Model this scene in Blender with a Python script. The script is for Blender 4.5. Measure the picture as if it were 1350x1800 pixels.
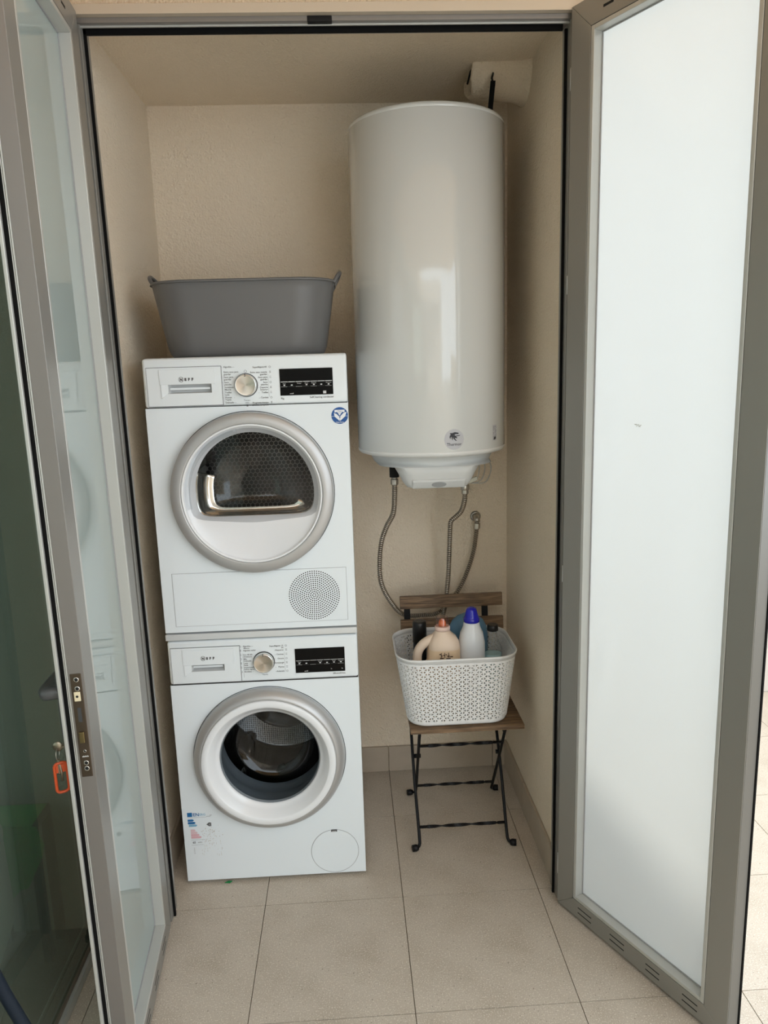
import bpy, bmesh, math, random
from mathutils import Vector, Matrix, Euler
random.seed(4)
PI = math.pi
S = bpy.context.scene
for o in list(bpy.data.objects): bpy.data.objects.remove(o)
COL = S.collection
# ---------------------------------------------------------------- camera
cam = bpy.data.cameras.new('camera'); co = bpy.data.objects.new('camera', cam); COL.objects.link(co)
RX = (0.998232, -0.051341, -0.029959); FW = (0.044733, 0.980727, -0.190192); UP = (0.039146, 0.188515, 0.981290)
co.matrix_world = Matrix(((RX[0], UP[0], -FW[0], 0.60994), (RX[1], UP[1], -FW[1], -2.09334), (RX[2], UP[2], -FW[2], 1.68113), (0, 0, 0, 1)))
cam.sensor_fit = 'VERTICAL'; cam.sensor_height = 36; cam.sensor_width = 27; cam.lens = 1301.547 / 1800 * 36
cam.clip_start = 0.02; cam.clip_end = 200
S.camera = co
# ---------------------------------------------------------------- sky and exposure
W = bpy.data.worlds.new('sky'); S.world = W; W.use_nodes = True
nt = W.node_tree; bg = nt.nodes['Background']
bg.inputs[0].default_value = (0.84, 0.93, 1.0, 1); bg.inputs[1].default_value = 2.3
sun = bpy.data.lights.new('sun', 'SUN'); sun.energy = 3.0; sun.angle = math.radians(6); sun.color = (1, .93, .82)
so = bpy.data.objects.new('sun', sun); COL.objects.link(so)
so.rotation_euler = Vector((-0.35, -0.85, -0.40)).to_track_quat('-Z', 'Y').to_euler()
S.view_settings.view_transform = 'Standard'; S.view_settings.look = 'None'
S.view_settings.exposure = 0.67; S.view_settings.gamma = 1; S.view_settings.use_curve_mapping = False

# ---------------------------------------------------------------- materials
def mat(name, col, rough=.5, metal=0, bump=None, coat=0, var=None, spec=.5, aniso=0, trans=0, ior=1.45, emit=None):
    m = bpy.data.materials.new(name); m.use_nodes = True
    n = m.node_tree.nodes; l = m.node_tree.links; b = n['Principled BSDF']
    b.inputs['Base Color'].default_value = (*col, 1); b.inputs['Roughness'].default_value = rough
    b.inputs['Metallic'].default_value = metal; b.inputs['Specular IOR Level'].default_value = spec
    b.inputs['IOR'].default_value = ior
    if coat: b.inputs['Coat Weight'].default_value = coat; b.inputs['Coat Roughness'].default_value = .08
    if trans: b.inputs['Transmission Weight'].default_value = trans
    if aniso:
        b.inputs['Anisotropic'].default_value = aniso
        t = n.new('ShaderNodeTangent'); t.direction_type = 'RADIAL'; t.axis = 'Y'; l.new(t.outputs[0], b.inputs['Tangent'])
    tc = n.new('ShaderNodeTexCoord')
    if bump:
        for i, (sc, st, dist) in enumerate(bump if isinstance(bump, list) else [bump]):
            no = n.new('ShaderNodeTexNoise'); no.inputs['Scale'].default_value = sc; no.inputs['Detail'].default_value = 4
            l.new(tc.outputs['Object'], no.inputs['Vector'])
            bu = n.new('ShaderNodeBump'); bu.inputs['Strength'].default_value = st; bu.inputs['Distance'].default_value = dist
            l.new(no.outputs[0], bu.inputs['Height'])
            if i: l.new(prev.outputs[0], bu.inputs['Normal'])
            prev = bu
        l.new(prev.outputs[0], b.inputs['Normal'])
    if var:                                   # list of (scale, colour, lo, hi, amount)
        src = None
        for sc, c2, lo, hi, am in var:
            no = n.new('ShaderNodeTexNoise'); no.inputs['Scale'].default_value = sc; no.inputs['Detail'].default_value = 3
            l.new(tc.outputs['Object'], no.inputs['Vector'])
            r = n.new('ShaderNodeMapRange'); r.inputs['From Min'].default_value = lo; r.inputs['From Max'].default_value = hi
            r.inputs['To Max'].default_value = am; l.new(no.outputs[0], r.inputs['Value'])
            mx = n.new('ShaderNodeMix'); mx.data_type = 'RGBA'; l.new(r.outputs[0], mx.inputs['Factor'])
            if src: l.new(src, mx.inputs['A'])
            else: mx.inputs['A'].default_value = (*col, 1)
            mx.inputs['B'].default_value = (*c2, 1); src = mx.outputs['Result']
        l.new(src, b.inputs['Base Color'])
    return m

def thin_fresnel(n, l, ior):
    '''the same reflectance from either side of a thin pane'''
    f = n.new('ShaderNodeFresnel'); g = n.new('ShaderNodeNewGeometry'); m = n.new('ShaderNodeMix'); m.data_type = 'FLOAT'
    l.new(g.outputs['Backfacing'], m.inputs[0]); m.inputs[2].default_value = ior; m.inputs[3].default_value = 1 / ior
    l.new(m.outputs[0], f.inputs[0]); return f
def glass_mat(name, tint, rough=0.0, refl=1.0, ior=1.5):
    m = bpy.data.materials.new(name); m.use_nodes = True
    n = m.node_tree.nodes; l = m.node_tree.links; n.clear()
    o = n.new('ShaderNodeOutputMaterial'); t = n.new('ShaderNodeBsdfTransparent'); g = n.new('ShaderNodeBsdfGlossy')
    t.inputs[0].default_value = (*tint, 1); g.inputs['Roughness'].default_value = rough; g.inputs[0].default_value = (refl, refl, refl, 1)
    f = thin_fresnel(n, l, ior)
    mx = n.new('ShaderNodeMixShader'); l.new(f.outputs[0], mx.inputs[0]); l.new(t.outputs[0], mx.inputs[1]); l.new(g.outputs[0], mx.inputs[2])
    l.new(mx.outputs[0], o.inputs[0]); return m

def frosted_mat(name, tcol, dcol, tw=.6, rough=.02, ior=1.5):
    m = bpy.data.materials.new(name); m.use_nodes = True
    n = m.node_tree.nodes; l = m.node_tree.links; n.clear()
    o = n.new('ShaderNodeOutputMaterial'); t = n.new('ShaderNodeBsdfTranslucent'); dfs = n.new('ShaderNodeBsdfDiffuse'); g = n.new('ShaderNodeBsdfGlossy')
    t.inputs[0].default_value = (*tcol, 1); dfs.inputs[0].default_value = (*dcol, 1); g.inputs['Roughness'].default_value = rough
    a = n.new('ShaderNodeMixShader'); a.inputs[0].default_value = tw; l.new(dfs.outputs[0], a.inputs[1]); l.new(t.outputs[0], a.inputs[2])
    f = thin_fresnel(n, l, ior)
    b = n.new('ShaderNodeMixShader'); l.new(f.outputs[0], b.inputs[0]); l.new(a.outputs[0], b.inputs[1]); l.new(g.outputs[0], b.inputs[2])
    l.new(b.outputs[0], o.inputs[0]); return m

PLASTER = mat('cream_plaster', (.85, .73, .575), .9, bump=[(150, 1.0, .0055), (60, .6, .006)], var=[(4, (.79, .67, .52), .45, .75, .4)])
STUCCO = mat('outer_stucco', (.72, .58, .42), .95, bump=[(160, 1.0, .006), (60, .5, .006)])
TILE = mat('floor_tile', (.50, .43, .35), .5, bump=(300, .15, .0005), var=[(7, (.40, .335, .26), .42, .7, .7), (260, (.72, .66, .56), .56, .64, .75), (180, (.16, .13, .10), .66, .71, .9)])
GROUT = mat('grout', (.27, .215, .15), .9)
SKIRT = mat('skirting_tile', (.46, .385, .30), .5, var=[(9, (.40, .33, .255), .42, .7, .7), (420, (.56, .50, .42), .62, .7, .6)])
ALU = mat('anodised_aluminium', (.30, .29, .265), .38, .45, bump=(900, .03, .0003))
ALUD = mat('aluminium_inner_profile', (.25, .23, .215), .42, .5)
ALUL = mat('aluminium_bead', (.52, .52, .49), .35, .35)
RUBBER = mat('black_gasket', (.004, .004, .004), .8, spec=.15)
BLACK = mat('black_slot', (.006, .006, .006), .8)
def brighten_veil(m, col, w):
    n = m.node_tree.nodes; l = m.node_tree.links; o = n['Material Output']; src = o.inputs[0].links[0].from_socket
    d = n.new('ShaderNodeBsdfDiffuse'); d.inputs[0].default_value = (*col, 1); mx = n.new('ShaderNodeMixShader'); mx.inputs[0].default_value = w
    l.new(src, mx.inputs[1]); l.new(d.outputs[0], mx.inputs[2]); l.new(mx.outputs[0], o.inputs[0])
FROST = frosted_mat('frosted_glass', (.70, .715, .715), (.76, .79, .80), .62)
FROST2 = frosted_mat('frosted_glass_left', (.78, .84, .82), (.60, .68, .66), .45, .0, 2.3)
DARKGL = glass_mat('tinted_glass', (.55, .60, .55), 0, .95, 1.6)
brighten_veil(DARKGL, (.40, .45, .37), .11)  # diffuse veil added so the dark glass looks brighter
ENAMEL = mat('white_enamel', (.77, .82, .85), .32, coat=.25)
BOILER = mat('boiler_enamel', (.66, .67, .65), .11, coat=.7, bump=(3, .10, .01))
PLASTW = mat('white_plastic', (.78, .79, .80), .4)
PLASTG = mat('pale_grey_plastic', (.60, .61, .60), .42)
SILVER = mat('silver_ring', (.47, .465, .46), .40, .5)
SILVERM = mat('satin_silver', (.68, .70, .71), .4, .35)
CHROME = mat('chrome', (.72, .71, .69), .14, 1)
KNOBF = mat('radial_brushed_steel', (.62, .56, .49), .26, 1, aniso=.95)
DISPLAY = mat('black_display', (.003, .003, .003), .10, spec=.18)
SEAM = mat('dark_seam', (.05, .05, .05), .8)
SEAML = mat('grey_seam', (.33, .33, .33), .8)
INK = mat('printed_ink', (.10, .10, .10), .7)
INKW = mat('white_print', (.62, .62, .62), .7)
CLEARP = glass_mat('clear_cover', (.99, .99, .99), .0, 1.0, 1.38)
BOWL = glass_mat('bowl_glass', (.80, .80, .80), .0, .85, 1.55)
STEEL = mat('drum_steel', (.62, .60, .56), .16, 1)
SEAL = mat('grey_rubber_seal', (.22, .245, .265), .45)
TUB = mat('grey_tub_plastic', (.135, .133, .132), .38, bump=(260, .12, .0006))
WOOD = mat('brown_stained_wood', (.155, .088, .045), .6)
IRON = mat('black_painted_steel', (.005, .005, .006), .5, spec=.3)
BRAID = mat('steel_hose', (.36, .31, .25), .38, .8)
GROOVE = mat('hose_groove', (.015, .012, .01), .9)
BRASS = mat('nickel_fitting', (.50, .47, .42), .3, .9)
def wood_grain(m):
    n = m.node_tree.nodes; l = m.node_tree.links; b = n['Principled BSDF']
    tc = n.new('ShaderNodeTexCoord'); mp = n.new('ShaderNodeMapping'); mp.inputs['Scale'].default_value = (2.2, 38, 38)
    no = n.new('ShaderNodeTexNoise'); no.inputs['Scale'].default_value = 5; no.inputs['Detail'].default_value = 8; no.inputs['Distortion'].default_value = .6
    cr = n.new('ShaderNodeValToRGB'); cr.color_ramp.elements[0].color = (.075, .045, .025, 1); cr.color_ramp.elements[0].position = .32
    cr.color_ramp.elements[1].color = (.30, .19, .105, 1); cr.color_ramp.elements[1].position = .70
    l.new(tc.outputs['Object'], mp.inputs[0]); l.new(mp.outputs[0], no.inputs['Vector']); l.new(no.outputs[0], cr.inputs[0]); l.new(cr.outputs[0], b.inputs['Base Color'])
    bu = n.new('ShaderNodeBump'); bu.inputs['Strength'].default_value = .3; bu.inputs['Distance'].default_value = .001; l.new(no.outputs[0], bu.inputs['Height']); l.new(bu.outputs[0], b.inputs['Normal'])
wood_grain(WOOD)
def perforate(name, col, sc, w, rough):
    m = mat(name, col, rough, 1); n = m.node_tree.nodes; l = m.node_tree.links; b = n['Principled BSDF']
    tc = n.new('ShaderNodeTexCoord'); v = n.new('ShaderNodeTexVoronoi'); v.inputs['Scale'].default_value = sc; v.inputs['Randomness'].default_value = .12
    l.new(tc.outputs['Object'], v.inputs['Vector'])
    r = n.new('ShaderNodeMapRange'); r.inputs['From Min'].default_value = w; r.inputs['From Max'].default_value = w + .06; l.new(v.outputs['Distance'], r.inputs[0])
    mx = n.new('ShaderNodeMix'); mx.data_type = 'RGBA'; l.new(r.outputs[0], mx.inputs['Factor']); mx.inputs['A'].default_value = (.01, .01, .01, 1); mx.inputs['B'].default_value = (*col, 1)
    l.new(mx.outputs['Result'], b.inputs['Base Color'])
    return m
DRUM = perforate('perforated_drum_steel', (.22, .21, .20), 120, .30, .25)

# ---------------------------------------------------------------- builders
class MB:
    """collects geometry, then links it as ONE mesh object"""
    def __init__(s): s.v = []; s.f = []; s.m = []; s.sm = []; s.mats = []; s.xf = None
    def mi(s, m):
        if m is None: return 0
        if m not in s.mats: s.mats.append(m)
        return s.mats.index(m)
    def add(s, vs, fs, m=None, smooth=False):
        k = len(s.v); i = s.mi(m)
        for p in vs: s.v.append(tuple(s.xf @ Vector(p)) if s.xf is not None else tuple(p))
        for f in fs: s.f.append([k + a for a in f]); s.m.append(i); s.sm.append(smooth)
        return s
    def box(s, a, b, m=None):
        x0, y0, z0 = a; x1, y1, z1 = b
        return s.add([(x0, y0, z0), (x1, y0, z0), (x1, y1, z0), (x0, y1, z0), (x0, y0, z1), (x1, y0, z1), (x1, y1, z1), (x0, y1, z1)],
                     [(0, 3, 2, 1), (4, 5, 6, 7), (0, 1, 5, 4), (1, 2, 6, 5), (2, 3, 7, 6), (3, 0, 4, 7)], m)
    def loft(s, rings, m=None, caps=(True, True), closed=True, smooth=True):
        n = len(rings[0]); vs = [p for r in rings for p in r]; fs = []
        for i in range(len(rings) - 1):
            for j in range(n if closed else n - 1):
                fs.append((i * n + j, i * n + (j + 1) % n, (i + 1) * n + (j + 1) % n, (i + 1) * n + j))
        s.add(vs, fs, m, smooth)
        if caps[0]: s.add(list(rings[0]), [tuple(range(n))], m)
        if caps[1]: s.add(list(rings[-1]), [tuple(range(n))], m)
        return s
    def lathe(s, prof, m=None, axis='z', c=(0, 0, 0), n=64, caps=(False, False), smooth=True):
        R = []
        for r, h in prof:
            ring = []
            for k in range(n):
                a = 2 * PI * k / n; p, q = r * math.cos(a), r * math.sin(a)
                ring.append((c[0] + p, c[1] + q, c[2] + h) if axis == 'z' else ((c[0] + p, c[1] + h, c[2] + q) if axis == 'y' else (c[0] + h, c[1] + p, c[2] + q)))
            R.append(ring)
        return s.loft(R, m, caps, True, smooth)
    def tube(s, pts, r, m=None, n=10, caps=True, smooth=True):
        pts = [Vector(p) for p in pts]; rs = r if isinstance(r, (list, tuple)) else [r] * len(pts)
        rings = []; up = None
        for i, p in enumerate(pts):
            t = (pts[min(i + 1, len(pts) - 1)] - pts[max(i - 1, 0)]).normalized()
            if up is None: up = t.orthogonal().normalized()
            up = (up - t * up.dot(t)).normalized(); w = t.cross(up)
            rings.append([tuple(p + (up * math.cos(2 * PI * k / n) + w * math.sin(2 * PI * k / n)) * rs[i]) for k in range(n)])
        return s.loft(rings, m, (caps, caps), True, smooth)
    def quad(s, a, b, c, d, m=None): return s.add([a, b, c, d], [(0, 1, 2, 3)], m)
    def poly(s, pts, m=None): return s.add(pts, [tuple(range(len(pts)))], m)
    def build(s, name, m=None, parent=None, loc=(0, 0, 0), bevel=0, seg=2, solid=0, fix=True, weld=True, subd=0):
        me = bpy.data.meshes.new(name); me.from_pydata(s.v, [], s.f)
        for q in (s.mats if s.mats else []): me.materials.append(q)
        if m is not None and not s.mats: me.materials.append(m)
        for p, i, sm in zip(me.polygons, s.m, s.sm): p.material_index = i; p.use_smooth = sm
        if fix or weld:
            bm = bmesh.new(); bm.from_mesh(me)
            if weld: bmesh.ops.remove_doubles(bm, verts=bm.verts, dist=1e-6)
            if fix: bmesh.ops.recalc_face_normals(bm, faces=bm.faces)
            bm.to_mesh(me); bm.free()
        o = bpy.data.objects.new(name, me); COL.objects.link(o); o.location = loc
        if parent: o.parent = parent
        if solid:
            q = o.modifiers.new('thick', 'SOLIDIFY'); q.thickness = solid; q.offset = 0
        if bevel:
            q = o.modifiers.new('bevel', 'BEVEL'); q.width = bevel; q.segments = seg; q.limit_method = 'ANGLE'; q.angle_limit = math.radians(35); q.harden_normals = False
            for p in me.polygons: p.use_smooth = True
            q = o.modifiers.new('wn', 'WEIGHTED_NORMAL'); q.keep_sharp = True
        if subd:
            q = o.modifiers.new('subd', 'SUBSURF'); q.levels = subd; q.render_levels = subd
        return o
def tag(o, label, cat, group=None):
    o['label'] = label; o['category'] = cat
    if group: o['group'] = group
    return o
def thing(name, label, cat, loc=(0, 0, 0), rot=(0, 0, 0), group=None):
    o = bpy.data.objects.new(name, None); COL.objects.link(o); o.location = loc; o.rotation_euler = rot; o.empty_display_size = .1
    return tag(o, label, cat, group)
def struct(o): o['kind'] = 'structure'; return o
def sroot(name, loc=(0, 0, 0), rot=(0, 0, 0)):
    o = bpy.data.objects.new(name, None); COL.objects.link(o); o.location = loc; o.rotation_euler = rot; o.empty_display_size = .1
    return struct(o)
def spline(pts, n=8):
    pts = [Vector(p) for p in pts]; P = [pts[0] * 2 - pts[1]] + pts + [pts[-1] * 2 - pts[-2]]; out = []
    for i in range(1, len(P) - 2):
        for k in range(n):
            t = k / n; a, b, c, d = P[i - 1:i + 3]
            out.append(.5 * ((2 * b) + (c - a) * t + (2 * a - 5 * b + 4 * c - d) * t * t + (3 * b - a - 3 * c + d) * t ** 3))
    out.append(pts[-1]); return out
def resample(pts, step):
    out = [pts[0]]; acc = 0
    for a, b in zip(pts, pts[1:]):
        L = (b - a).length; t = step - acc
        while t <= L: out.append(a + (b - a) * (t / L)); t += step
        acc = (acc + L) % step
    return out
def rrect(cx, cy, hx, hy, r, n=6):
    out = []
    for sx, sy, a0 in ((1, 1, 0), (-1, 1, PI / 2), (-1, -1, PI), (1, -1, 1.5 * PI)):
        for k in range(n + 1):
            a = a0 + PI / 2 * k / n; out.append((cx + sx * (hx - r) + r * math.cos(a), cy + sy * (hy - r) + r * math.sin(a)))
    return out
def text_geo(mb, txt, size, x, y, z, m, align='LEFT', extr=0, yaw=0, bold=0):
    """flat lettering in the xz plane at depth y, facing -y"""
    c = bpy.data.curves.new('txt', 'FONT'); c.body = txt; c.size = size; c.align_x = align; c.resolution_u = 2; c.offset = bold
    o = bpy.data.objects.new('txt', c); COL.objects.link(o)
    bpy.context.view_layer.update()
    me = o.to_mesh()
    pts = [(v.co.x, v.co.y) for v in me.vertices]; fs = [tuple(p.vertices) for p in me.polygons]
    o.to_mesh_clear(); bpy.data.objects.remove(o); bpy.data.curves.remove(c)
    if yaw: pts = [(p[0] * math.cos(yaw) - p[1] * math.sin(yaw), p[0] * math.sin(yaw) + p[1] * math.cos(yaw)) for p in pts]
    mb.add([(x + p[0], y, z + p[1]) for p in pts], fs, m)

# ================================================================ SETTING
T = .4427; TX = .2868; TY = .0203; CEIL = 2.6185; D = .795; XL = -.058; XR = 1.234; OW = 1.2125; FX = -.2060
# floor: bed and tiles
fl = MB().box((-2.0, -4.3, -.12), (3.4, 1.5, -.009), GROUT).build('floor'); struct(fl)
tile_me = None
for i in range(-2, 8):
    for j in range(-10, 4):
        x0, x1, y0, y1 = TX + i * T, TX + (i + 1) * T, TY + (j - 1) * T, TY + j * T
        x0 = max(x0, FX + .001); y1 = min(y1, 1.349)
        if x1 - x0 < .02 or y1 - y0 < .02: continue
        full = abs(x1 - x0 - T) < 1e-4 and abs(y1 - y0 - T) < 1e-4
        g = .0011; z = random.uniform(-.0003, .0001)
        if full and tile_me:
            o = bpy.data.objects.new('floor_tile', tile_me); COL.objects.link(o)
        else:
            o = MB().box((g, g, -.009), (x1 - x0 - g, y1 - y0 - g, 0)).build('floor_tile', TILE)
            if full: tile_me = o.data
        o.location = (x0, y0, z); o.parent = fl
# niche walls, ceiling
struct(MB().box((-.30, D, 0), (1.30, D + .12, 2.75)).build('wall_back', PLASTER))
struct(MB().box((-.20, .045, 0), (XL, D + .05, 2.7)).build('wall_left', PLASTER))
struct(MB().box((XR, .045, 0), (1.30, D + .05, 2.7)).build('wall_right', PLASTER))
struct(MB().box((-.20, .046, CEIL), (1.30, D + .12, CEIL + .14)).build('ceiling', PLASTER))
# plastered pipe housing in the right rear ceiling corner
hp = MB(); n = 28; yc, zc = .53, 2.628
def hring(x, r, wob=0): return [(x + wob * math.sin(3 * a), yc + r * math.cos(a), zc + r * math.sin(a)) for a in [2 * PI * k / n for k in range(n)]]
hp.loft([hring(1.060, .068), hring(1.050, .082, .006), hring(1.058, .089, .006), hring(1.10, .091, .003), hring(1.15, .093, -.004), hring(1.20, .097), hring(1.2355, .112)], PLASTER, (False, False))
hp.loft([hring(1.060, .068), hring(1.20, .066)], PLASTER, (False, True))
ph = struct(hp.build('trim_4'))
MB().tube([(1.040, .50, 2.575), (1.044, .46, 2.598), (1.056, .452, 2.6135), (1.092, .448, 2.6150)], .0032, IRON, 6).build('cord', parent=ph)
st = MB().tube([(1.112, .44, 2.585), (1.105, .425, 2.565), (1.112, .44, 2.555), (1.118, .45, 2.556)], .0035, IRON, 6).build('hook', parent=ph)
# outer wall round the opening
wf = MB(); wf.box((FX - .02, -.03, 0), (-.045, .045, 2.585), STUCCO).box((OW + .05, -.03, 0), (1.30, .045, 2.585), STUCCO)
wf.box((FX - .02, -.03, 2.576), (1.30, .045, 2.9), STUCCO); struct(wf.build('wall_front'))
# terrace soffit and unseen enclosure, with an added light blocking wall
struct(MB().box((FX - .1, -2.5, 2.80), (1.301, -.031, 2.92)).box((1.301, -2.5, 2.80), (2.3, .25, 2.92)).build('ceiling_terrace', mat('soffit_bounce_orange', (.82, .56, .34), .9)))  # unseen slab; right part added for shade, orange tuned for warm bounce
struct(MB().box((3.05, -4.2, 0), (3.2, .9, .95)).build('wall_parapet', STUCCO))
struct(MB().box((FX - .1, -3.9, 0), (1.75, -3.75, 2.9)).build('wall_rear', mat('rear_render', (.62, .58, .53), .9)))
struct(MB().box((1.303, 1.35, 0), (3.4, 1.50, 1.15)).build('wall_light_blocker', mat('light_blocker_render', (.62, .58, .54), .9)))  # unseen wall added to keep sky and sun off the right floor
# skirtings
def skirt(name, pieces):
    r = sroot(name)
    for a, b in pieces: MB().box(a, b).build('skirting_tile', SKIRT, r, bevel=.0015, seg=1)
BB = .1133; jx = TX + T
skirt('baseboard_back', [((XL + .011, D - .011, .0005), (TX - .001, D, BB)), ((TX + .001, D - .011, .0005), (jx - .001, D, BB)), ((jx + .001, D - .011, .0005), (jx + T - .001, D, BB)), ((jx + T + .001, D - .011, .0005), (XR - .0005, D, BB))])
jy = TY + T
skirt('baseboard_right', [((XR - .011, .05, .0005), (XR, jy - .001, BB)), ((XR - .011, jy + .001, .0005), (XR, D - .012, BB))])
skirt('baseboard_left', [((XL, .05, .0005), (XL + .011, jy - .001, BB)), ((XL, jy + .001, .0005), (XL + .011, D - .0005, BB))])
# door frame round the opening
fr = sroot('trim_1')
LEAN = .0062
def lx(z): return (1.25 - z) * LEAN          # the left jamb leans by a few millimetres
def leanbox(mb, x0, x1, y0, y1, z0, z1, m=None):
    a, b = lx(z0), lx(z1)
    mb.add([(x0 + a, y0, z0), (x1 + a, y0, z0), (x1 + a, y1, z0), (x0 + a, y1, z0), (x0 + b, y0, z1), (x1 + b, y0, z1), (x1 + b, y1, z1), (x0 + b, y1, z1)],
           [(0, 3, 2, 1), (4, 5, 6, 7), (0, 1, 5, 4), (1, 2, 6, 5), (2, 3, 7, 6), (3, 0, 4, 7)], m); return mb
m_ = MB(); leanbox(m_, -.030, -.0065, -.028, .042, .001, 2.545, ALU); leanbox(m_, -.058, -.030, -.046, .042, .001, 2.56, ALU); m_.build('jamb', parent=fr, bevel=.001)
m_ = MB().box((OW + .0065, -.030, .001), (OW + .020, .042, 2.545), ALU).box((OW + .020, -.020, .001), (OW + .030, .042, 2.545), ALUD).box((OW + .030, -.046, .001), (OW + .055, .042, 2.545), ALU); m_.build('jamb', parent=fr, bevel=.001)
MB().box((-.058, -.052, 2.553), (OW + .055, .042, 2.576), mat('header_warm_reflection', (.56, .475, .375), .45, .2)).build('header', parent=fr, bevel=.001)  # warm reflected light is put into this aluminium's beige colour
hb = MB().box((-.03, -.034, 2.541), (OW + .02, .042, 2.553), ALUD).box((-.03, -.020, 2.5365), (OW + .02, -.014, 2.541), ALUL).build('header_rebate', parent=fr, bevel=.0006)
g_ = MB(); leanbox(g_, -.0065, 0, -.004, .004, .001, 2.54); g_.build('gasket', RUBBER, fr)
MB().box((OW, -.004, .001), (OW + .0065, .004, 2.53)).build('gasket', RUBBER, fr)
MB().box((-.014, -.004, 2.527), (OW - .006, .004, 2.5412)).build('gasket', RUBBER, fr)
MB().box((.549, -.0362, 2.5385), (.611, -.010, 2.5525)).build('latch_keeper', IRON, fr, bevel=.002)
for z0, z1 in ((2.372, 2.424), (1.864, 1.912), (1.055, 1.102), (.10, .165)):
    h = MB().lathe([(.0055, z0), (.0055, z1)], SILVERM, 'z', (OW + .010, -.040, 0), 14, (True, True)).box((OW + .007, -.0345, z0), (OW + .014, -.029, z1), SILVERM).build('hinge', parent=fr)

# ---------------------------------------------------------------- door leaves
def leaf(name, hinge, d, sgn, L, rotx, glass, stile=.066, bead=.012, hinges=()):
    """local x runs along the leaf, y into its thickness (outer side), z up"""
    ang = math.atan2(d[1], d[0]); r = sroot(name, (hinge[0], hinge[1], 0))
    r.rotation_euler = (rotx, 0, ang)
    Z0, Z1 = .011, 2.557; TH = .046
    def B(a, b, m=None, mb=None):
        mb = mb or MB(); y0, y1 = sorted((sgn * a[1], sgn * b[1])); return mb.box((a[0], y0, a[2]), (b[0], y1, b[2]), m)
    ZI0, ZI1 = .078, 2.490
    def prof(quad, nm):
        # mitred frame member: quad = 4 (s,z) points
        mb = MB(); vs = [(p[0], 0, p[1]) for p in quad] + [(p[0], sgn * TH, p[1]) for p in quad]
        mb.add(vs, [(0, 1, 2, 3), (4, 7, 6, 5), (0, 4, 5, 1), (1, 5, 6, 2), (2, 6, 7, 3), (3, 7, 4, 0)], ALU)
        return mb.build(nm, parent=r, bevel=.0012)
    a, b = stile, L - stile
    zb0, zb1 = Z0 + stile - .010, Z1 - stile
    g = .0003
    prof([(0, Z0), (a, zb0), (a, zb1), (0, Z1)], 'stile')
    prof([(L, Z0), (L, Z1), (b, zb1), (b, zb0)], 'stile')
    prof([(0 + g, Z0), (L - g, Z0), (b - g, zb0), (a + g, zb0)], 'rail')
    prof([(0 + g, Z1), (a + g, zb1), (b - g, zb1), (L - g, Z1)], 'rail')
    # glazing beads, slightly proud with a hairline joint
    e = .0012
    for nm, q0, q1 in (('glazing_bead', (a + e, 0, zb0 + e), (a + bead, .030, zb1 - e)), ('glazing_bead', (b - bead, 0, zb0 + e), (b - e, .030, zb1 - e)),
                       ('glazing_bead', (a + bead, 0, zb0 + e), (b - bead, .030, zb0 + bead)), ('glazing_bead', (a + bead, 0, zb1 - bead), (b - bead, .030, zb1 - e))):
        B(q0, q1, ALUL).build(nm, parent=r, bevel=.0015)  # same aluminium as the stiles; light from the pane put into the paler colour
    gi = .0035
    gk = MB(); x0, x1, z0, z1 = a + bead - .001, b - bead + .001, zb0 + bead - .001, zb1 - bead + .001
    for q0, q1 in (((x0, .027, z0), (x0 + gi, .030, z1)), ((x1 - gi, .027, z0), (x1, .030, z1)), ((x0, .027, z0), (x1, .030, z0 + gi)), ((x0, .027, z1 - gi), (x1, .030, z1))): B(q0, q1, SEAML, gk)
    gk.build('glazing_gasket', parent=r)
    B((a + .003, .030, zb0 + .003), (b - .003, .034, zb1 - .003), glass).build('glass_pane', parent=r)
    # drainage slots
    for s0, s1 in ((.089, .143), (.216, .269), (.345, .391), (.464, .510)):
        if s1 > L - .04: s0, s1 = L - .10, L - .05
        for z in (.030, .047):
            B((s0, -.0004, z), (s1, .003, z + .0028), BLACK).build('slot', parent=r)
    for s0, s1 in ((.106, .138), (.40, .43)):
        for z in (2.516, 2.538): B((s0, -.0004, z), (s1, .003, z + .006), BLACK).build('slot', parent=r)
    return r, B, TH
# right leaf
R2, B2, TH = leaf('door_2', (1.2135, -.0555), (.4620, -.8869), 1, .594, 0, FROST)
B2((.5935, .0015, .0125), (.5948, .0400, 2.5555), mat('edge_shade_grey', (.17, .165, .15), .5, .3)).build('edge_strip', parent=R2)  # dark strip laid on; shade of the free end put into its colour
B2((.5935, .0405, .012), (.5975, .0462, 2.556), RUBBER).build('gasket', parent=R2)
B2((-.004, .0462, .012), (.02, .050, 2.556), ALU).build('outer_flange', parent=R2, bevel=.001)
B2((.02, .030, .004), (.58, .0365, .0112), RUBBER).build('sweep', parent=R2)
# scuffed sticker residue on the frosted pane
sk = MB(); random.seed(3)
for k in range(26):
    s_ = .216 + random.random() * .022; z_ = 1.517 + random.random() * .006; w_ = random.uniform(.0006, .002)
    sk.box((s_, .0295, z_ - (s_ - .22) * .12), (s_ + w_, .0299, z_ + w_ - (s_ - .22) * .12), mat('residue', (.42, .42, .36), .8) if k == 0 else sk.mats[0])
sk.build('sticker_residue', parent=R2)
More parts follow.
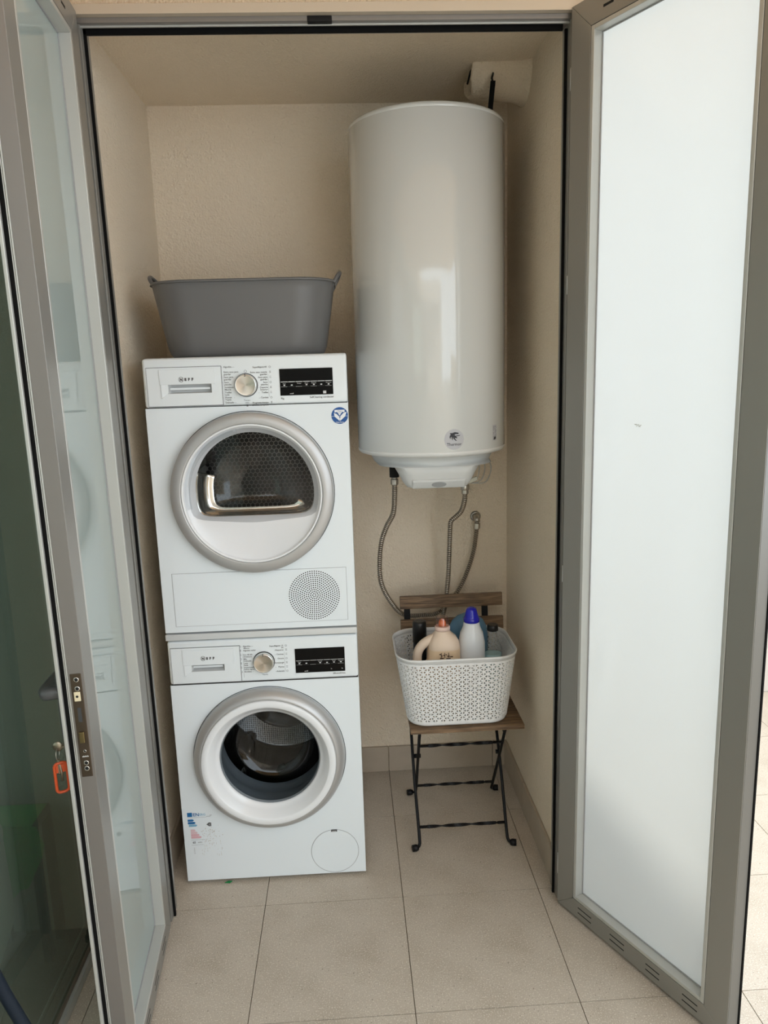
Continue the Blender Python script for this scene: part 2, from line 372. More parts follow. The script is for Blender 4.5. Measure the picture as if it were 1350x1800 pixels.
# left leaf
LL = .560
R1, B1, TH = leaf('door_1', (-.003 + .0078, -.0555), (.080, -.9968), -1, LL, math.radians(.355), FROST2)
e = LL
def P1(a, b, m, nm, bev=0, seg=2): return B1(a, b, m).build(nm, parent=R1, bevel=bev, seg=seg)
P1((e - .001, .0005, .012), (e + .0012, .0315, 2.556), ALUD, 'edge_strip', .0005)
P1((e - .001, .0325, .012), (e + .0030, .0350, 2.556), ALUL, 'edge_rib', .0004)
P1((e - .001, .0362, .012), (e + .0030, .0380, 2.556), ALUL, 'edge_rib', .0004)
P1((e - .001, .0380, .012), (e + .004, .0462, 2.556), RUBBER, 'gasket', .001)
P1((e - .04, .0462, .012), (e + .012, .0530, 2.556), ALUL, 'outer_flange', .001)
# multipoint lock face plate on the free edge
pz0, pz1 = .846, 1.079
pl = P1((e + .001, .006, pz0), (e + .0032, .0285, pz1), mat('worn_bronze_plate', (.13, .10, .075), .35, .9), 'lock_plate', .004)
def hexhole(z, y, r=.0036):
    mb = MB(); q = [(e + .0033, -(y) + r * math.cos(k * PI / 8), z + r * math.sin(k * PI / 8)) for k in range(16)]
    mb.poly(q, BLACK); q2 = []
    mb.lathe([(r * 1.0, .0033), (r * 1.35, .0038), (r * 1.5, .0032)], CHROME, 'x', (e, -y, z), 16)
    mb.build('screw', parent=R1)
for z in (1.066, 1.046, .878, .865, .905): hexhole(z, .0165, .0036 if z != .905 else .0022)
kb = MB().box((e + .0033, -.024, 1.019), (e + .006, -.011, 1.040), mat('cream_latch_roller', (.72, .62, .42), .4)); kb.lathe([(.0028, .0062), (.0001, .0062)], BLACK, 'x', (e, -.0175, 1.030), 12); kb.build('latch_roller', parent=R1, bevel=.002)
MB().box((e + .0032, -.021, .972), (e + .0037, -.0135, 1.004), SEAM).build('latch_slot', parent=R1)
MB().box((e + .0032, -.0235, .925), (e + .0075, -.0125, .950), mat('brass_bolt', (.22, .17, .08), .35, .9)).build('deadbolt', parent=R1, bevel=.0015)
tm = MB(); 
for k in range(7): tm.box((e + .0033, -.0225 + k * .0019, .8915), (e + .0035, -.0213 + k * .0019, .8940 + .001 * (k % 2)), INKW)
tm.build('stamped_mark', parent=R1)
# lever handle on the outer side of the left leaf
GRH = mat('grey_powder_handle', (.12, .12, .125), .4, .3)
hs = e - .030
hd = MB(); hd.box((hs - .013, -.066, .925), (hs + .013, -.053, 1.075), GRH); hd.build('handle_plate', parent=R1, bevel=.005, seg=3)
P_ = spline([(hs, -.062, 1.028), (hs, -.075, 1.028), (hs - .002, -.090, 1.026), (hs - .022, -.100, 1.024), (hs - .06, -.101, 1.022), (hs - .125, -.100, 1.020)], 6)
MB().tube(P_, [.014] * 6 + [.0145] * 8 + [.0125] * (len(P_) - 14), GRH, 14).build('lever', parent=R1)
MB().lathe([(.0001, -.0655), (.008, -.0655), (.009, -.058)], BRASS, 'y', (hs, 0, .905), 16).build('lock_cylinder', parent=R1)

# ================================================================ LEFT FACADE WINDOW
wn = sroot('window_1')
def fbox(nm, x0, x1, y0, y1, z0, z1, m, bev=.0012): return MB().box((x0, y0, z0), (x1, y1, z1), m).build(nm, parent=wn, bevel=bev)
fbox('frame_stile', FX - .055, FX + .012, -.050, -.034, .001, 2.50, ALUL)
fbox('frame_rail', FX - .055, FX + .0125, -3.6, -.0505, .001, .030, ALUL)
fbox('sash_rail', FX - .045, FX + .003, -3.6, -.0505, .0305, .040, mat('brown_grey_sash', (.23, .19, .15), .4, .5))
fbox('frame_rail', FX - .055, FX + .012, -3.6, -.0505, 2.43, 2.50, ALUL)
fbox('sash_stile', FX - .045, FX + .003, -.062, -.0505, .0405, 2.43, mat('sash_stile_grey', (.25, .22, .19), .4, .5))
fbox('glass_pane', FX - .010, FX - .004, -3.6, -.0625, .0405, 2.43, DARKGL, 0)
fbox('frame_stile', FX - .055, FX + .012, -3.70, -3.6, .001, 2.50, ALUL)
ds = MB().lathe([(.0001, .001), (.012, .001), (.011, .018), (.0001, .020)], RUBBER, 'z', (0, 0, 0), 16); ds.tube([(0, 0, .010), (.012, .030, .010)], .007, RUBBER, 8)
dso = ds.build('door_stop', loc=(-.2010, -.120, .0305)); tag(dso, 'small black rubber door stop on the sill rail of the dark glazing', 'door stop')
struct(MB().box((FX - .10, -4.2, 2.50), (FX + .01, -.03, 2.9)).build('wall_house', STUCCO))
# the dim room behind the dark glazing
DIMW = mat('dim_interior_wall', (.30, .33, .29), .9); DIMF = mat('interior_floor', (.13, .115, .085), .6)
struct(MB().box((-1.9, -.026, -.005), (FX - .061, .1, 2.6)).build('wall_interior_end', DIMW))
struct(MB().box((-2.0, -4.2, -.005), (-1.9, .1, .9)).box((-2.0, -4.2, .9), (-1.9, -2.6, 2.3)).box((-2.0, -.9, .9), (-1.9, .1, 2.3)).box((-2.0, -4.2, 2.3), (-1.9, .1, 2.6)).build('wall_interior_far', DIMW))  # unseen opening left in the wall to let added daylight in
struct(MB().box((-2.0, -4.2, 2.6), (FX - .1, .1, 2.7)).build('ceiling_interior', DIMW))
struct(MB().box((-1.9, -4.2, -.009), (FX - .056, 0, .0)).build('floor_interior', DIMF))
struct(MB().box((-2.0, -4.3, -.005), (FX - .05, -4.2, .3)).box((-2.0, -4.3, .3), (-1.75, -4.2, 2.3)).box((-.45, -4.3, .3), (FX - .05, -4.2, 2.3)).box((-2.0, -4.3, 2.3), (FX - .05, -4.2, 2.6)).build('wall_interior_near', DIMW))  # unseen wall with an opening added to light the objects inside

# ================================================================ MACHINES
def ring_plate(mb, x0, x1, z0, z1, c, fn, y, m, n=72):
    """flat plate in the xz plane with a hole of contour fn(angle)"""
    A = [2 * PI * k / n for k in range(n)] + [math.atan2(z - c[1], x - c[0]) % (2 * PI) for x in (x0, x1) for z in (z0, z1)]
    A = sorted(set(round(a, 6) for a in A)); inn, out = [], []
    for a in A:
        dx, dz = math.cos(a), math.sin(a)
        t = min([((x1 if dx > 0 else x0) - c[0]) / dx if abs(dx) > 1e-9 else 9, ((z1 if dz > 0 else z0) - c[1]) / dz if abs(dz) > 1e-9 else 9])
        out.append((c[0] + dx * t, y, c[1] + dz * t)); r = fn(a); inn.append((c[0] + dx * r, y, c[1] + dz * r))
    mb.loft([out, inn], m, (False, False), True, False); return A
def recess(mb, X0, X1, Z0, Z1, x0, x1, z0, z1, y, dep, m, mi):
    """plate X0..Z1 with a rectangular recess x0..z1 of depth dep"""
    o = [(X0, y, Z0), (X1, y, Z0), (X1, y, Z1), (X0, y, Z1)]; i = [(x0, y, z0), (x1, y, z0), (x1, y, z1), (x0, y, z1)]
    b = [(x0 + .006, y + dep, z0 + .004), (x1 - .006, y + dep, z0 + .004), (x1 - .006, y + dep, z1), (x0 + .006, y + dep, z1)]
    mb.loft([o, i], m, (False, False), True, False); mb.loft([i, b], mi, (False, True), True, False)
MW, MDP = .598, .600
PW = mat('fascia_white', (.76, .80, .82), .38)
def machine_body(root, h, zp, c, hole):
    mb = MB(); ring_plate(mb, 0, MW, 0, zp, c, lambda a: hole, 0, ENAMEL)
    mb.loft([[(0, 0, 0), (MW, 0, 0), (MW, 0, zp), (0, 0, zp)], [(0, MDP, 0), (MW, MDP, 0), (MW, MDP, zp), (0, MDP, zp)]], ENAMEL, (False, True), True, False)
    mb.build('body', parent=root)
    # lid: top plate with rounded front edge
    MB().box((0, .022, zp + .0004), (MW, MDP, h), ENAMEL).build('top_panel', parent=root, bevel=.006, seg=3)
def fascia(root, zp, h, drawer, legend, dryer):
    f = MB().box((0, 0, zp + .0012), (MW, .0215, h - .0015), PW).build('control_panel', parent=root, bevel=.009, seg=4)
    cut = MB().box((drawer[0], -.02, drawer[2]), (drawer[1], .0205, drawer[3])).build('cut'); cut.parent = root
    q = f.modifiers.new('opening', 'BOOLEAN'); q.object = cut; q.solver = 'EXACT'; bpy.context.view_layer.update()
    me = bpy.data.meshes.new_from_object(f.evaluated_get(bpy.context.evaluated_depsgraph_get())); f.modifiers.clear(); f.data = me; bpy.data.objects.remove(cut)
    MB().box((.002, .001, zp - .0004), (MW - .002, .02, zp + .0012), SEAM).build('seam', parent=root)
    x0, x1, z0, z1 = drawer
    gm = MB()
    for p, q_ in (((x0 - .0014, z0 - .0014), (x1 + .0014, z0)), ((x0 - .0014, z1), (x1 + .0014, z1 + .0014)), ((x0 - .0014, z0), (x0, z1)), ((x1, z0), (x1 + .0014, z1))): gm.box((p[0], -.0005, p[1]), (q_[0], .001, q_[1]), SEAM)
    gm.build('drawer_gap', parent=root)
    d = MB(); gx0, gx1 = x0 + (.058 if dryer else .060), x1 - (.030 if dryer else .050); gz0, gz1 = z0 + .036, z0 + .062
    if not dryer: gz0, gz1 = z0 + .038, z0 + .060
    recess(d, x0, x1, z0, z1, gx0, gx1, gz0, gz1, -.0032, .020, PW, mat('grip_recess', (.60, .61, .61), .5))
    d.loft([[(x0, -.0032, z0), (x1, -.0032, z0), (x1, -.0032, z1), (x0, -.0032, z1)], [(x0, .001, z0), (x1, .001, z0), (x1, .001, z1), (x0, .001, z1)]], PW, (False, False), True, False)
    dr = d.build('drawer', parent=root)
    # raised brand plate above the grip and wedge below it
    pw = MB().box((x0 + .036, -.0056, gz1), (x1 - .018, -.0033, z1 - .006), PW).build('grip_plate', parent=dr, bevel=.0008)
    wd = MB(); a_, b_ = x0 + .040, gx0 + .002
    wd.add([(a_, -.0034, z0 + .022), (b_, -.0034, gz0 + .003), (b_, -.0034, gz1), (a_, -.0034, gz1), (a_, -.0062, z0 + .024), (b_, -.0034, gz0 + .004), (b_, -.0034, gz1), (a_, -.0062, gz1)],
           [(4, 5, 6, 7), (0, 1, 5, 4), (0, 4, 7, 3)], PW)
    wd.box((gx0 + .006, .004, gz0 + .0105), (gx1 - .006, .012, gz0 + .0165), PW)
    wd.build('grip_wedge', parent=dr)
    lg = MB(); X = x0 + .100; Z = z1 - .035
    ringp = [(.0075, 0), (.0062, 0)]
    lg.lathe([(.0078, -.0058), (.0066, -.0058)], INK, 'y', (X, 0, Z), 28, smooth=False)
    text_geo(lg, 'N', .0110, X - .0042, -.0059, Z - .0040, INK, bold=.0008)
    for k, ch in enumerate('EFF'): text_geo(lg, ch, .0098, X + .0100 + k * .0102, -.0059, Z - .0034, INK, bold=.0010)
    lg.build('brand_lettering', parent=dr)
    # knob
    kz = z0 + (z1 - z0) * (.49 if dryer else .515); kx = .300
    k_ = MB().lathe([(.0345, 0), (.0345, -.0012), (.0322, -.002)], SEAM, 'y', (kx, 0, kz), 48)
    k_.lathe([(.0322, -.001), (.0328, -.006), (.0318, -.016), (.0295, -.019), (.0285, -.0185)], CHROME, 'y', (kx, 0, kz), 48)
    kn = k_.build('knob', parent=root)
    q = MB().lathe([(.0285, -.0005), (.0262, 0.0), (.0001, .0005)], KNOBF, 'y', (0, 0, 0), 48).build('knob_face', parent=kn, loc=(kx, -.018, kz))
    MB().box((kx - .0018, -.0185, kz + .0255), (kx + .0018, -.0165, kz + .0325)).build('pointer', INK, kn)
    # display
    x0d, x1d, zd0, zd1 = (.3995, .5560, z0 + .0205, z0 + .0985) if dryer else (.3990, .5565, z0 + .0175, z0 + .0985)
    ds = MB().box((x0d, -.0022, zd0), (x1d, .001, zd1), DISPLAY).build('display', parent=root, bevel=.0006)
    t = MB(); y = -.0024; w = (x1d - x0d - .004) / 7; zb = zd0 + (zd1 - zd0) * .50
    words = ['Inicio', '', 'Tiempo', 'Ajuste', 'Delicado', '', 'Opciones'] if dryer else ['Temp.', '', '', 'Centrif.', '', 'Fin en', 'Opciones']
    for k in range(7):
        a = x0d + .002 + k * w
        t.box((a + .0008, y, zb), (a + w - .0008, -.0022, zb + (.0019 if dryer else .0013)), INKW)
        t.box((a + .0008, y, zb - .0135), (a + w * .9, -.0022, zb - .0130), INK if k % 2 else INKW)
        if words[k]: text_geo(t, words[k], .0042, a + w / 2, y, zb - .0055, INKW, 'CENTER')
        t.box((a + w * .38, y, zb - .0105), (a + w * .62, -.0022, zb - .0072), INKW) if k not in (2,) else None
    text_geo(t, 'on/off', .0046, x0d + .028, y, zd0 + .004, INKW, bold=.0001)
    if dryer: t.box((x1d - .030, y, zd0 + .003), (x1d - .021, -.0022, zd0 + .011), INKW)
    else:
        text_geo(t, '5s', .0052, x1d - .046, y, zd0 + .008, INKW); text_geo(t, '3s', .0058, x1d - .012, y, zd0 + .008, INKW)
    t.build('display_lettering', parent=ds)
    # printed programme list
    p = MB(); y = -.0004; zt = kz + .052; st = .0148 if dryer else .0142
    for side in (0, 1):
        for k, ln in enumerate(legend[side]):
            z = zt - k * st - (.003 if side else 0)
            for q_, s_ in enumerate(ln.split('/')):
                if side == 0: text_geo(p, s_, .0068, kx - .0635, y, z - q_ * .0066, INK, bold=.00012)
                else: text_geo(p, s_, .0068, kx + .0635, y, z - q_ * .0066, INK, 'RIGHT', bold=.00012)
            xi = kx - .0745 if side == 0 else kx + .0695
            if k % 3 == 0: p.lathe([(.0030, y), (.0022, y)], INK, 'y', (xi + .0025, 0, z + .002), 12, smooth=False)
            else:
                p.box((xi, y, z), (xi + .0052, 0, z + .0009), INK); p.box((xi, y, z + .0042), (xi + .0052, 0, z + .0050), INK)
                if k % 3 == 1: p.box((xi + .0022, y, z), (xi + .003, 0, z + .005), INK)
            L = (.020, .008, .006, .004, .004, .005, .008, .018)[min(k, 7)]
            if side == 0: p.box((kx - .034 - L * .4, y, z + .001), (kx - .0345 + L * .15 if k in (0, 7) else kx - .0350, 0, z + .0015), INK)
            else: p.box((kx + .0350, y, z + .001), (kx + .0350 + L * .6, 0, z + .0015), INK)
    p.box((kx - .0655, y, kz - .05), (kx - .0651, 0, kz + .030), INK); p.box((kx + .0655, y, kz - .036), (kx + .0659, 0, kz + .030), INK)
    if dryer:
        text_geo(p, 'Tiempo', .0062, kx, y, kz - .046, INK, 'CENTER'); text_geo(p, 'calor', .0062, kx, y, kz - .053, INK, 'CENTER'); p.box((kx - .0024, y, kz - .0625), (kx + .0024, 0, kz - .057), INK)
        text_geo(p, '9kg', .0072, x0d, y, zd0 - .0105, INK, bold=.0001); text_geo(p, 'SelfCleaning condenser', .0076, x1d + .001, y, zd0 - .0095, INK, 'RIGHT', bold=.00015)
        p.lathe([(.0042, y), (.0030, y)], SEAML, 'y', (kx, 0, kz + .040), 16, smooth=False)
    else:
        text_geo(p, 'Rápido', .0062, kx + .002, y, kz - .045, INK, 'CENTER')
        text_geo(p, 'EfficientDrive', .0072, x1d, y, zd0 - .0095, INK, 'RIGHT', bold=.00015)
    p.build('panel_lettering', parent=f)['kind'] = 'stuff'
# ---- washing machine
WX, WY, WZ = .016, .145, .012
wm = thing('washing_machine', 'white front loading washing machine at the bottom of the stack with a worn energy sticker', 'washing machine', (WX, WY, 0), (0, 0, -.0055))
def shift(root, dz):
    """move every child mesh of a machine up by dz"""
    for o in root.children: o.location.z += dz
H1 = .847; ZP1 = .6995; WC = (.300, .437)
machine_body(wm, H1, ZP1, WC, .212)
fascia(wm, ZP1, H1, (.0105, .2255, ZP1 + .007, .8235), [['Algodón / Blanco', 'Algodón color', 'Eco 40-60/Sintéticos', 'Mix/Delicado', 'Lana/Seda', 'Impermeable/Extra rápido', 'Bombeo'],
        ['SuperRápido 15/30', 'Vaqueros', 'Camisas', 'Oscura', 'Antialergia', 'Plumas', 'Aclarado']], False)
c = (WC[0], 0, WC[1])
dr = MB().lathe([(.2425, .002), (.2440, -.006), (.2432, -.016), (.2400, -.024), (.232, -.034), (.2230, -.0405), (.2170, -.042), (.2155, -.040)], SILVER, 'y', c, 96).build('door_ring', parent=wm)
MB().lathe([(.2450, .0008), (.2470, -.0003), (.2450, -.001)], SEAM, 'y', c, 96).build('door_gap', parent=wm)
MB().lathe([(.2157, -.040), (.2150, -.0450), (.2125, -.0468), (.1960, -.0470), (.1930, -.0450), (.178, -.020), (.167, -.008), (.1625, -.005), (.1615, .010)], mat('door_white_gloss', (.80, .81, .825), .25, coat=.4), 'y', c, 96).build('door_trim', parent=wm)
MB().lathe([(.1613, -.004), (.1600, .0), (.1585, .004)], SEAL, 'y', c, 72).build('door_seal_lip', parent=wm)
MB().lathe([(.1605, -.001), (.1560, .016), (.1500, .060), (.1440, .105), (.138, .125), (.10, .134), (.0001, .137)], glass_mat('washer_bowl_glass', (.62, .65, .67), 0, .8, 1.55), 'y', c, 72).build('glass_bowl', parent=wm)
MB().lathe([(.212, .001), (.205, .03), (.185, .055), (.178, .085), (.190, .110), (.180, .125), (.176, .140)], SEAL, 'y', c, 72).build('door_gasket', parent=wm)
MB().lathe([(.176, .140), (.186, .150), (.240, .170), (.240, .48), (.225, .50), (.0001, .50)], DRUM, 'y', c, 72).build('drum', parent=wm)
MB().lathe([(.150, .499), (.145, .490), (.07, .484), (.0001, .480)], STEEL, 'y', c, 48).build('drum_hub', parent=wm)
for k in range(3):
    a = PI / 2 + PI / 8 + k * 2 * PI / 3; mb = MB(); R_ = Matrix.Translation(c) @ Matrix.Rotation(-a, 4, 'Y')
    mb.xf = R_; mb.loft([[(x, y, z) for x, z in ((.236, -.035), (.20, -.012), (.19, 0), (.20, .012), (.236, .035))] for y in (.18, .47)], STEEL, (True, True)); mb.build('drum_paddle', parent=wm)
# round service flap lower right
MB().lathe([(.0800, -.0002), (.0793, -.0006), (.0786, -.0002)], SEAML, 'y', (.4965, 0, .0825), 64).build('flap_seam', parent=wm)
MB().lathe([(.0784, 0), (.0778, -.0012), (.0001, -.0012)], ENAMEL, 'y', (.4965, 0, .0825), 64, smooth=False).build('service_flap', parent=wm)
MB().box((.4865, -.002, .1550), (.5065, .0, .1625), SEAM).box((.4895, -.0028, .1572), (.5035, -.002, .1588), INKW).build('flap_latch', parent=wm, bevel=.0006)
# energy sticker, partly rubbed off
BLU = mat('sticker_blue', (.01, .13, .34), .6); BLU2 = mat('sticker_faded_blue', (.20, .42, .58), .6); PNK = mat('sticker_faded_pink', (.72, .52, .55), .7); PNK2 = mat('sticker_faded_rose', (.70, .42, .46), .7)
es = MB(); y = -.0007
es.box((.0165, y, .2370), (.0325, -.0001, .2520), BLU)
text_geo(es, 'EN', .0165, .0345, y, .2385, BLU, bold=.0003); text_geo(es, 'ERG', .0110, .0560, y, .2400, BLU2, bold=.0001); text_geo(es, 'A+', .006, .090, y, .2380, INK)
es.box((.0165, y, .2335), (.078, -.0001, .2339), SEAML); es.box((.078, y, .2355), (.092, -.0001, .2362), INK)
def arrow(z, L, m, x=.0165): es.poly([(x, y, z), (x + L, y, z), (x + L + .005, y, z + .004), (x + L, y, z + .008), (x, y, z + .008)], m)
arrow(.2200, .016, BLU); arrow(.2105, .021, BLU); arrow(.2010, .023, BLU2, .019)
for k, (L, m) in enumerate(((.012, PNK), (.018, PNK), (.024, PNK2), (.030, PNK2))): arrow(.1830 - k * .0085, L, m, .0235)
es.poly([(.0765, y, .2065), (.0855, y, .2140), (.0925, y, .2125), (.0925, y, .2005), (.0855, y, .1995)], INK); text_geo(es, 'C', .009, .0848, y - .0002, .2030, INKW)
es.box((.0225, y, .1520), (.070, -.0001, .1524), SEAML); text_geo(es, '65', .0100, .0270, y, .1395, INK, bold=.0003); text_geo(es, 'kWh', .0070, .0440, y, .1400, INK); es.box((.0225, y, .1330), (.062, -.0001, .1334), SEAML)
text_geo(es, '2019/2014', .0055, .0330, y, .100, SEAML, yaw=PI / 2)
es.build('energy_sticker', parent=wm)
RES = mat('glue_residue', (.56, .53, .48), .9)
rs = MB(); random.seed(11)
for k in range(70):
    a, q = random.gauss(.083, .013), random.gauss(.165, .020)
    if a < .062 and q < .14: continue
    w_, h_ = random.uniform(.0006, .0022), random.uniform(.0008, .005); rs.box((a, -.0005, q), (a + w_, 0, q + h_), RES)
for k in range(24):
    a, q = random.uniform(.05, .125), random.uniform(.085, .14); rs.box((a, -.0005, q), (a + .0008, 0, q + random.uniform(.003, .009)), RES)
rs.build('glue_residue', parent=wm)
shift(wm, WZ)
for x in (.045, .553):
    for y in (.05, .55): MB().lathe([(.0001, 0), (.020, 0), (.020, .006), (.010, .007), (.010, .020)], RUBBER, 'z', (x, y, 0), 16, (False, True)).build('foot', parent=wm)
# ---- silver connecting strip
ZK = WZ + H1
kit = thing('stacking_kit', 'silver grey connecting strip between the two stacked white machines', 'stacking kit', (WX, WY, ZK), (0, 0, -.0055))
MB().box((-.001, -.006, .0035), (MW + .001, .016, .0235), SILVERM).build('front_strip', parent=kit, bevel=.002)
MB().box((.004, .016, .0002), (MW - .004, MDP - .01, .0265), PLASTG).build('tray', parent=kit)
# ---- tumble dryer
DZ = ZK + .0285
dy = thing('tumble_dryer', 'white condenser tumble dryer on top of the washing machine, blue round sticker at upper right', 'tumble dryer', (WX, WY, DZ), (0, 0, -.0055))
H2 = 1.7185 + .012 - .0 - DZ; off = DZ - .012                 # heights below were read above the floor line
ZP2 = 1.5725 - off; DC = (.3005, 1.3105 - off)
machine_body(dy, H2, ZP2, DC, .208)
fascia(dy, ZP2, H2, (.0125, .2290, ZP2 + .006, ZP2 + .1175), [['Algodón', 'Extra seco para/guardar', 'Seco para/guardar', 'Seco/plancha', 'Sintéticos/Mezcla', 'Toallas/Lana', 'Plumas/Tejido', 'Delicado'],
        ['SuperRápido40', 'Extra seco mezcla/guardar', 'Seco para/guardar', 'Seco/plancha', 'Deporte/Exterior', 'Toallas', 'Camisas', 'Programa tiempo/caliente, templado']], True)
c = (DC[0], 0, DC[1])
MB().lathe([(.2435, .002), (.2445, -.010), (.2435, -.026), (.2400, -.030), (.2145, -.0345), (.2110, -.0335), (.2105, -.030)], SILVER, 'y', c, 96).build('door_ring', parent=dy)
MB().lathe([(.2455, .0008), (.2475, -.0003), (.2455, -.001)], SEAM, 'y', c, 96).build('door_gap', parent=dy)
MB().lathe([(.2104, -.0315), (.2085, -.0345), (.2050, -.0335), (.2040, -.024)], mat('door_inner_rim', (.82, .83, .84), .3), 'y', c, 96).build('door_trim', parent=dy)
ZB = -.070
def dcon(a, k=1.0, dz=0.0):
    """window contour: round above, flat below with rounded corners"""
    dx, dz_ = math.cos(a), math.sin(a); R0 = .184 if dx > 0 else .172 + .012 * abs(dz_)
    R0 *= k; r = R0
    zf = ZB * k
    if dz_ < 0:
        t = zf / dz_; p = 9; r = (R0 ** -p + t ** -p) ** (-1 / p)
    return r
N_ = 96; AA = [2 * PI * k / N_ for k in range(N_)]
def dring(k, y, extra=0): return [(c[0] + math.cos(a) * (dcon(a, k) + extra), y, c[2] + math.sin(a) * (dcon(a, k) + extra)) for a in AA]
dw = MB(); dw.loft([[(c[0] + .2042 * math.cos(a), -.024, c[2] + .2042 * math.sin(a)) for a in AA], [(c[0] + .2000 * math.cos(a), -.0185, c[2] + .2000 * math.sin(a)) for a in AA],
     [(c[0] + math.cos(a) * min(dcon(a) + .018, .1985), -.0165, c[2] + math.sin(a) * min(dcon(a) + .018, .1985)) for a in AA]], mat('door_panel_white', (.80, .81, .83), .32, coat=.3), (False, False))
dw.loft([[(c[0] + math.cos(a) * min(dcon(a) + .018, .1985), -.0165, c[2] + math.sin(a) * min(dcon(a) + .018, .1985)) for a in AA], dring(1, .002)], mat('window_chamfer_shade', (.50, .51, .53), .35), (False, False))  # shading of the white panel's chamfer, put in as grey
dw.build('door_panel', parent=dy)
MB().loft([dring(1, .0015), dring(.985, .004), dring(.93, .045), dring(.86, .085), dring(.74, .108), dring(.30, .118)], BOWL, (False, True)).build('glass_bowl', parent=dy)
fn = MB(); A2 = [math.radians(q) for q in range(158, 350, 4)]
fn.loft([[(c[0] + math.cos(a) * dcon(a, k) * q, y, c[2] + math.sin(a) * dcon(a, k) * q) for k, y, q in ((1, .003, 1), (.97, .020, 1), (.90, .045, .985), (.84, .055, .96), (.80, .050, .93))] for a in A2], STEEL, (False, False), False)
fn.build('steel_lip', parent=dy, solid=.001)
MB().lathe([(.2040, -.0275), (.170, -.0300), (.09, -.0320), (.0001, -.0325)], CLEARP, 'y', c, 72).build('clear_cover', parent=dy)
gp = MB(); A_ = [math.radians(q) for q in range(100, 193, 4)]
gp.loft([[(c[0] + r * math.cos(a), y, c[2] + r * math.sin(a)) for r, y in ((.201, -.0275), (.1985, -.0285), (.1885, -.0285), (.186, -.026), (.186, -.0175))] for a in A_], glass_mat('clear_grip_plastic', (.86, .88, .90), .05, 1, 1.6), (True, True), False); gp.build('grip_insert', parent=dy)
MB().lathe([(.208, .001), (.200, .020), (.196, .06), (.205, .085)], STEEL, 'y', c, 72).build('front_seal', parent=dy)
MB().lathe([(.205, .085), (.245, .110), (.262, .125), (.262, .50), (.250, .515)], STEEL, 'y', c, 96).build('drum', parent=dy)
MB().lathe([(.250, .515), (.0001, .517)], mat('drum_back_steel', (.34, .33, .31), .3, 1), 'y', c, 72).build('drum_back', parent=dy)
def holes(cen, y, R0, p, r, nm, par, sides=6):
    hm = MB(); n_ = int(R0 / p) + 2
    for i in range(-n_, n_ + 1):
        for j in range(-n_ - 2, n_ + 3):
            x, z = (i + .5 * (j % 2)) * p, j * p * .866
            if x * x + z * z < R0 * R0: hm.poly([(cen[0] + x + r * math.sin(2 * PI * q / sides), y, cen[2] + z + r * math.cos(2 * PI * q / sides)) for q in range(sides)], BLACK)
    o = hm.build(nm, parent=par); o['kind'] = 'stuff'
holes(c, .5125, .235, .0165, .0082, 'back_perforations', dy)
MB().lathe([(.2615, .15), (.2605, .16), (.2605, .48), (.2615, .49)], DRUM, 'y', c, 72).build('drum_liner', parent=dy)
for k in range(3):
    a = -PI / 2 + .25 + k * 2 * PI / 3; mb = MB(); mb.xf = Matrix.Translation(c) @ Matrix.Rotation(-a, 4, 'Y')
    mb.loft([[(x, y, z) for x, z in ((.258, -.045), (.215, -.014), (.205, 0), (.215, .014), (.258, .045))] for y in (.13, .50)], STEEL, (True, True)); mb.build('drum_paddle', parent=dy)
# condenser flap with round vent
fx0, fx1, fz0, fz1 = .0350, .5715, .8955 - off, 1.0655 - off
MB().box((fx0 - .001, -.0004, fz0 - .001), (fx1 + .001, .001, fz1 + .001), SEAML).build('flap_seam', parent=dy, bevel=.0003)
MB().box((fx0, -.0022, fz0), (fx1, .001, fz1), ENAMEL).build('condenser_flap', parent=dy, bevel=.0012)
vt = MB(); vx, vz = .4700, .9800 - off
for k in range(1, 13):
    R_ = .0066 * k - .0015
    nn = round(5.85 * k) if k > 1 else 5
    for q in range(nn):
        a = 2 * PI * (q + .5 * (k % 2)) / nn
        vt.poly([(vx + R_ * math.cos(a) + .00205 * math.cos(b), -.0024, vz + R_ * math.sin(a) + .00205 * math.sin(b)) for b in [PI / 4 * j for j in range(8)]], BLACK)
vo = vt.build('vent_holes', parent=dy); vo['kind'] = 'stuff'
# round blue sticker
sx, sz = .5720, 1.5350 - off; s5 = MB(); y = -.0008
def disc(mb, x, z, r, yy, m, n=32): mb.poly([(x + r * math.cos(2 * PI * k / n), yy, z + r * math.sin(2 * PI * k / n)) for k in range(n)], m)
SBL = mat('sticker_royal_blue', (.012, .085, .30), .45); SWH = mat('sticker_white', (.80, .82, .84), .5)
disc(s5, sx, sz, .0250, y, SBL)
s5.poly([(sx + p * .001, y - .0002, sz + q * .001) for p, q in ((-15, 17), (15, 17), (15, 9), (8, 11), (0, 0), (-8, 11), (-15, 9))], SWH)
s5.poly([(sx + p * .001, y - .0002, sz + q * .001) for p, q in ((-1, -16), (-15, -3), (-17, 8), (-9, 5), (-2, -3), (0, -10))], SWH)
s5.poly([(sx + p * .001, y - .0002, sz + q * .001) for p, q in ((1, -16), (16, -3), (21, 11), (11, 7), (3, -1), (0, -10))], SWH)
s5.box((sx - .025, y - .0001, sz - .0022), (sx + .025, y, sz - .0014), SWH)
text_geo(s5, 'Clase', .0055, sx, y - .0004, sz + .0115, SBL, 'CENTER'); text_geo(s5, 'A+++', .0055, sx, y - .0004, sz + .0055, SBL, 'CENTER'); text_geo(s5, 'Heat Pump', .0052, sx, y - .0002, sz - .0215, SWH, 'CENTER', bold=.0001)
s5.build('round_sticker', parent=dy)
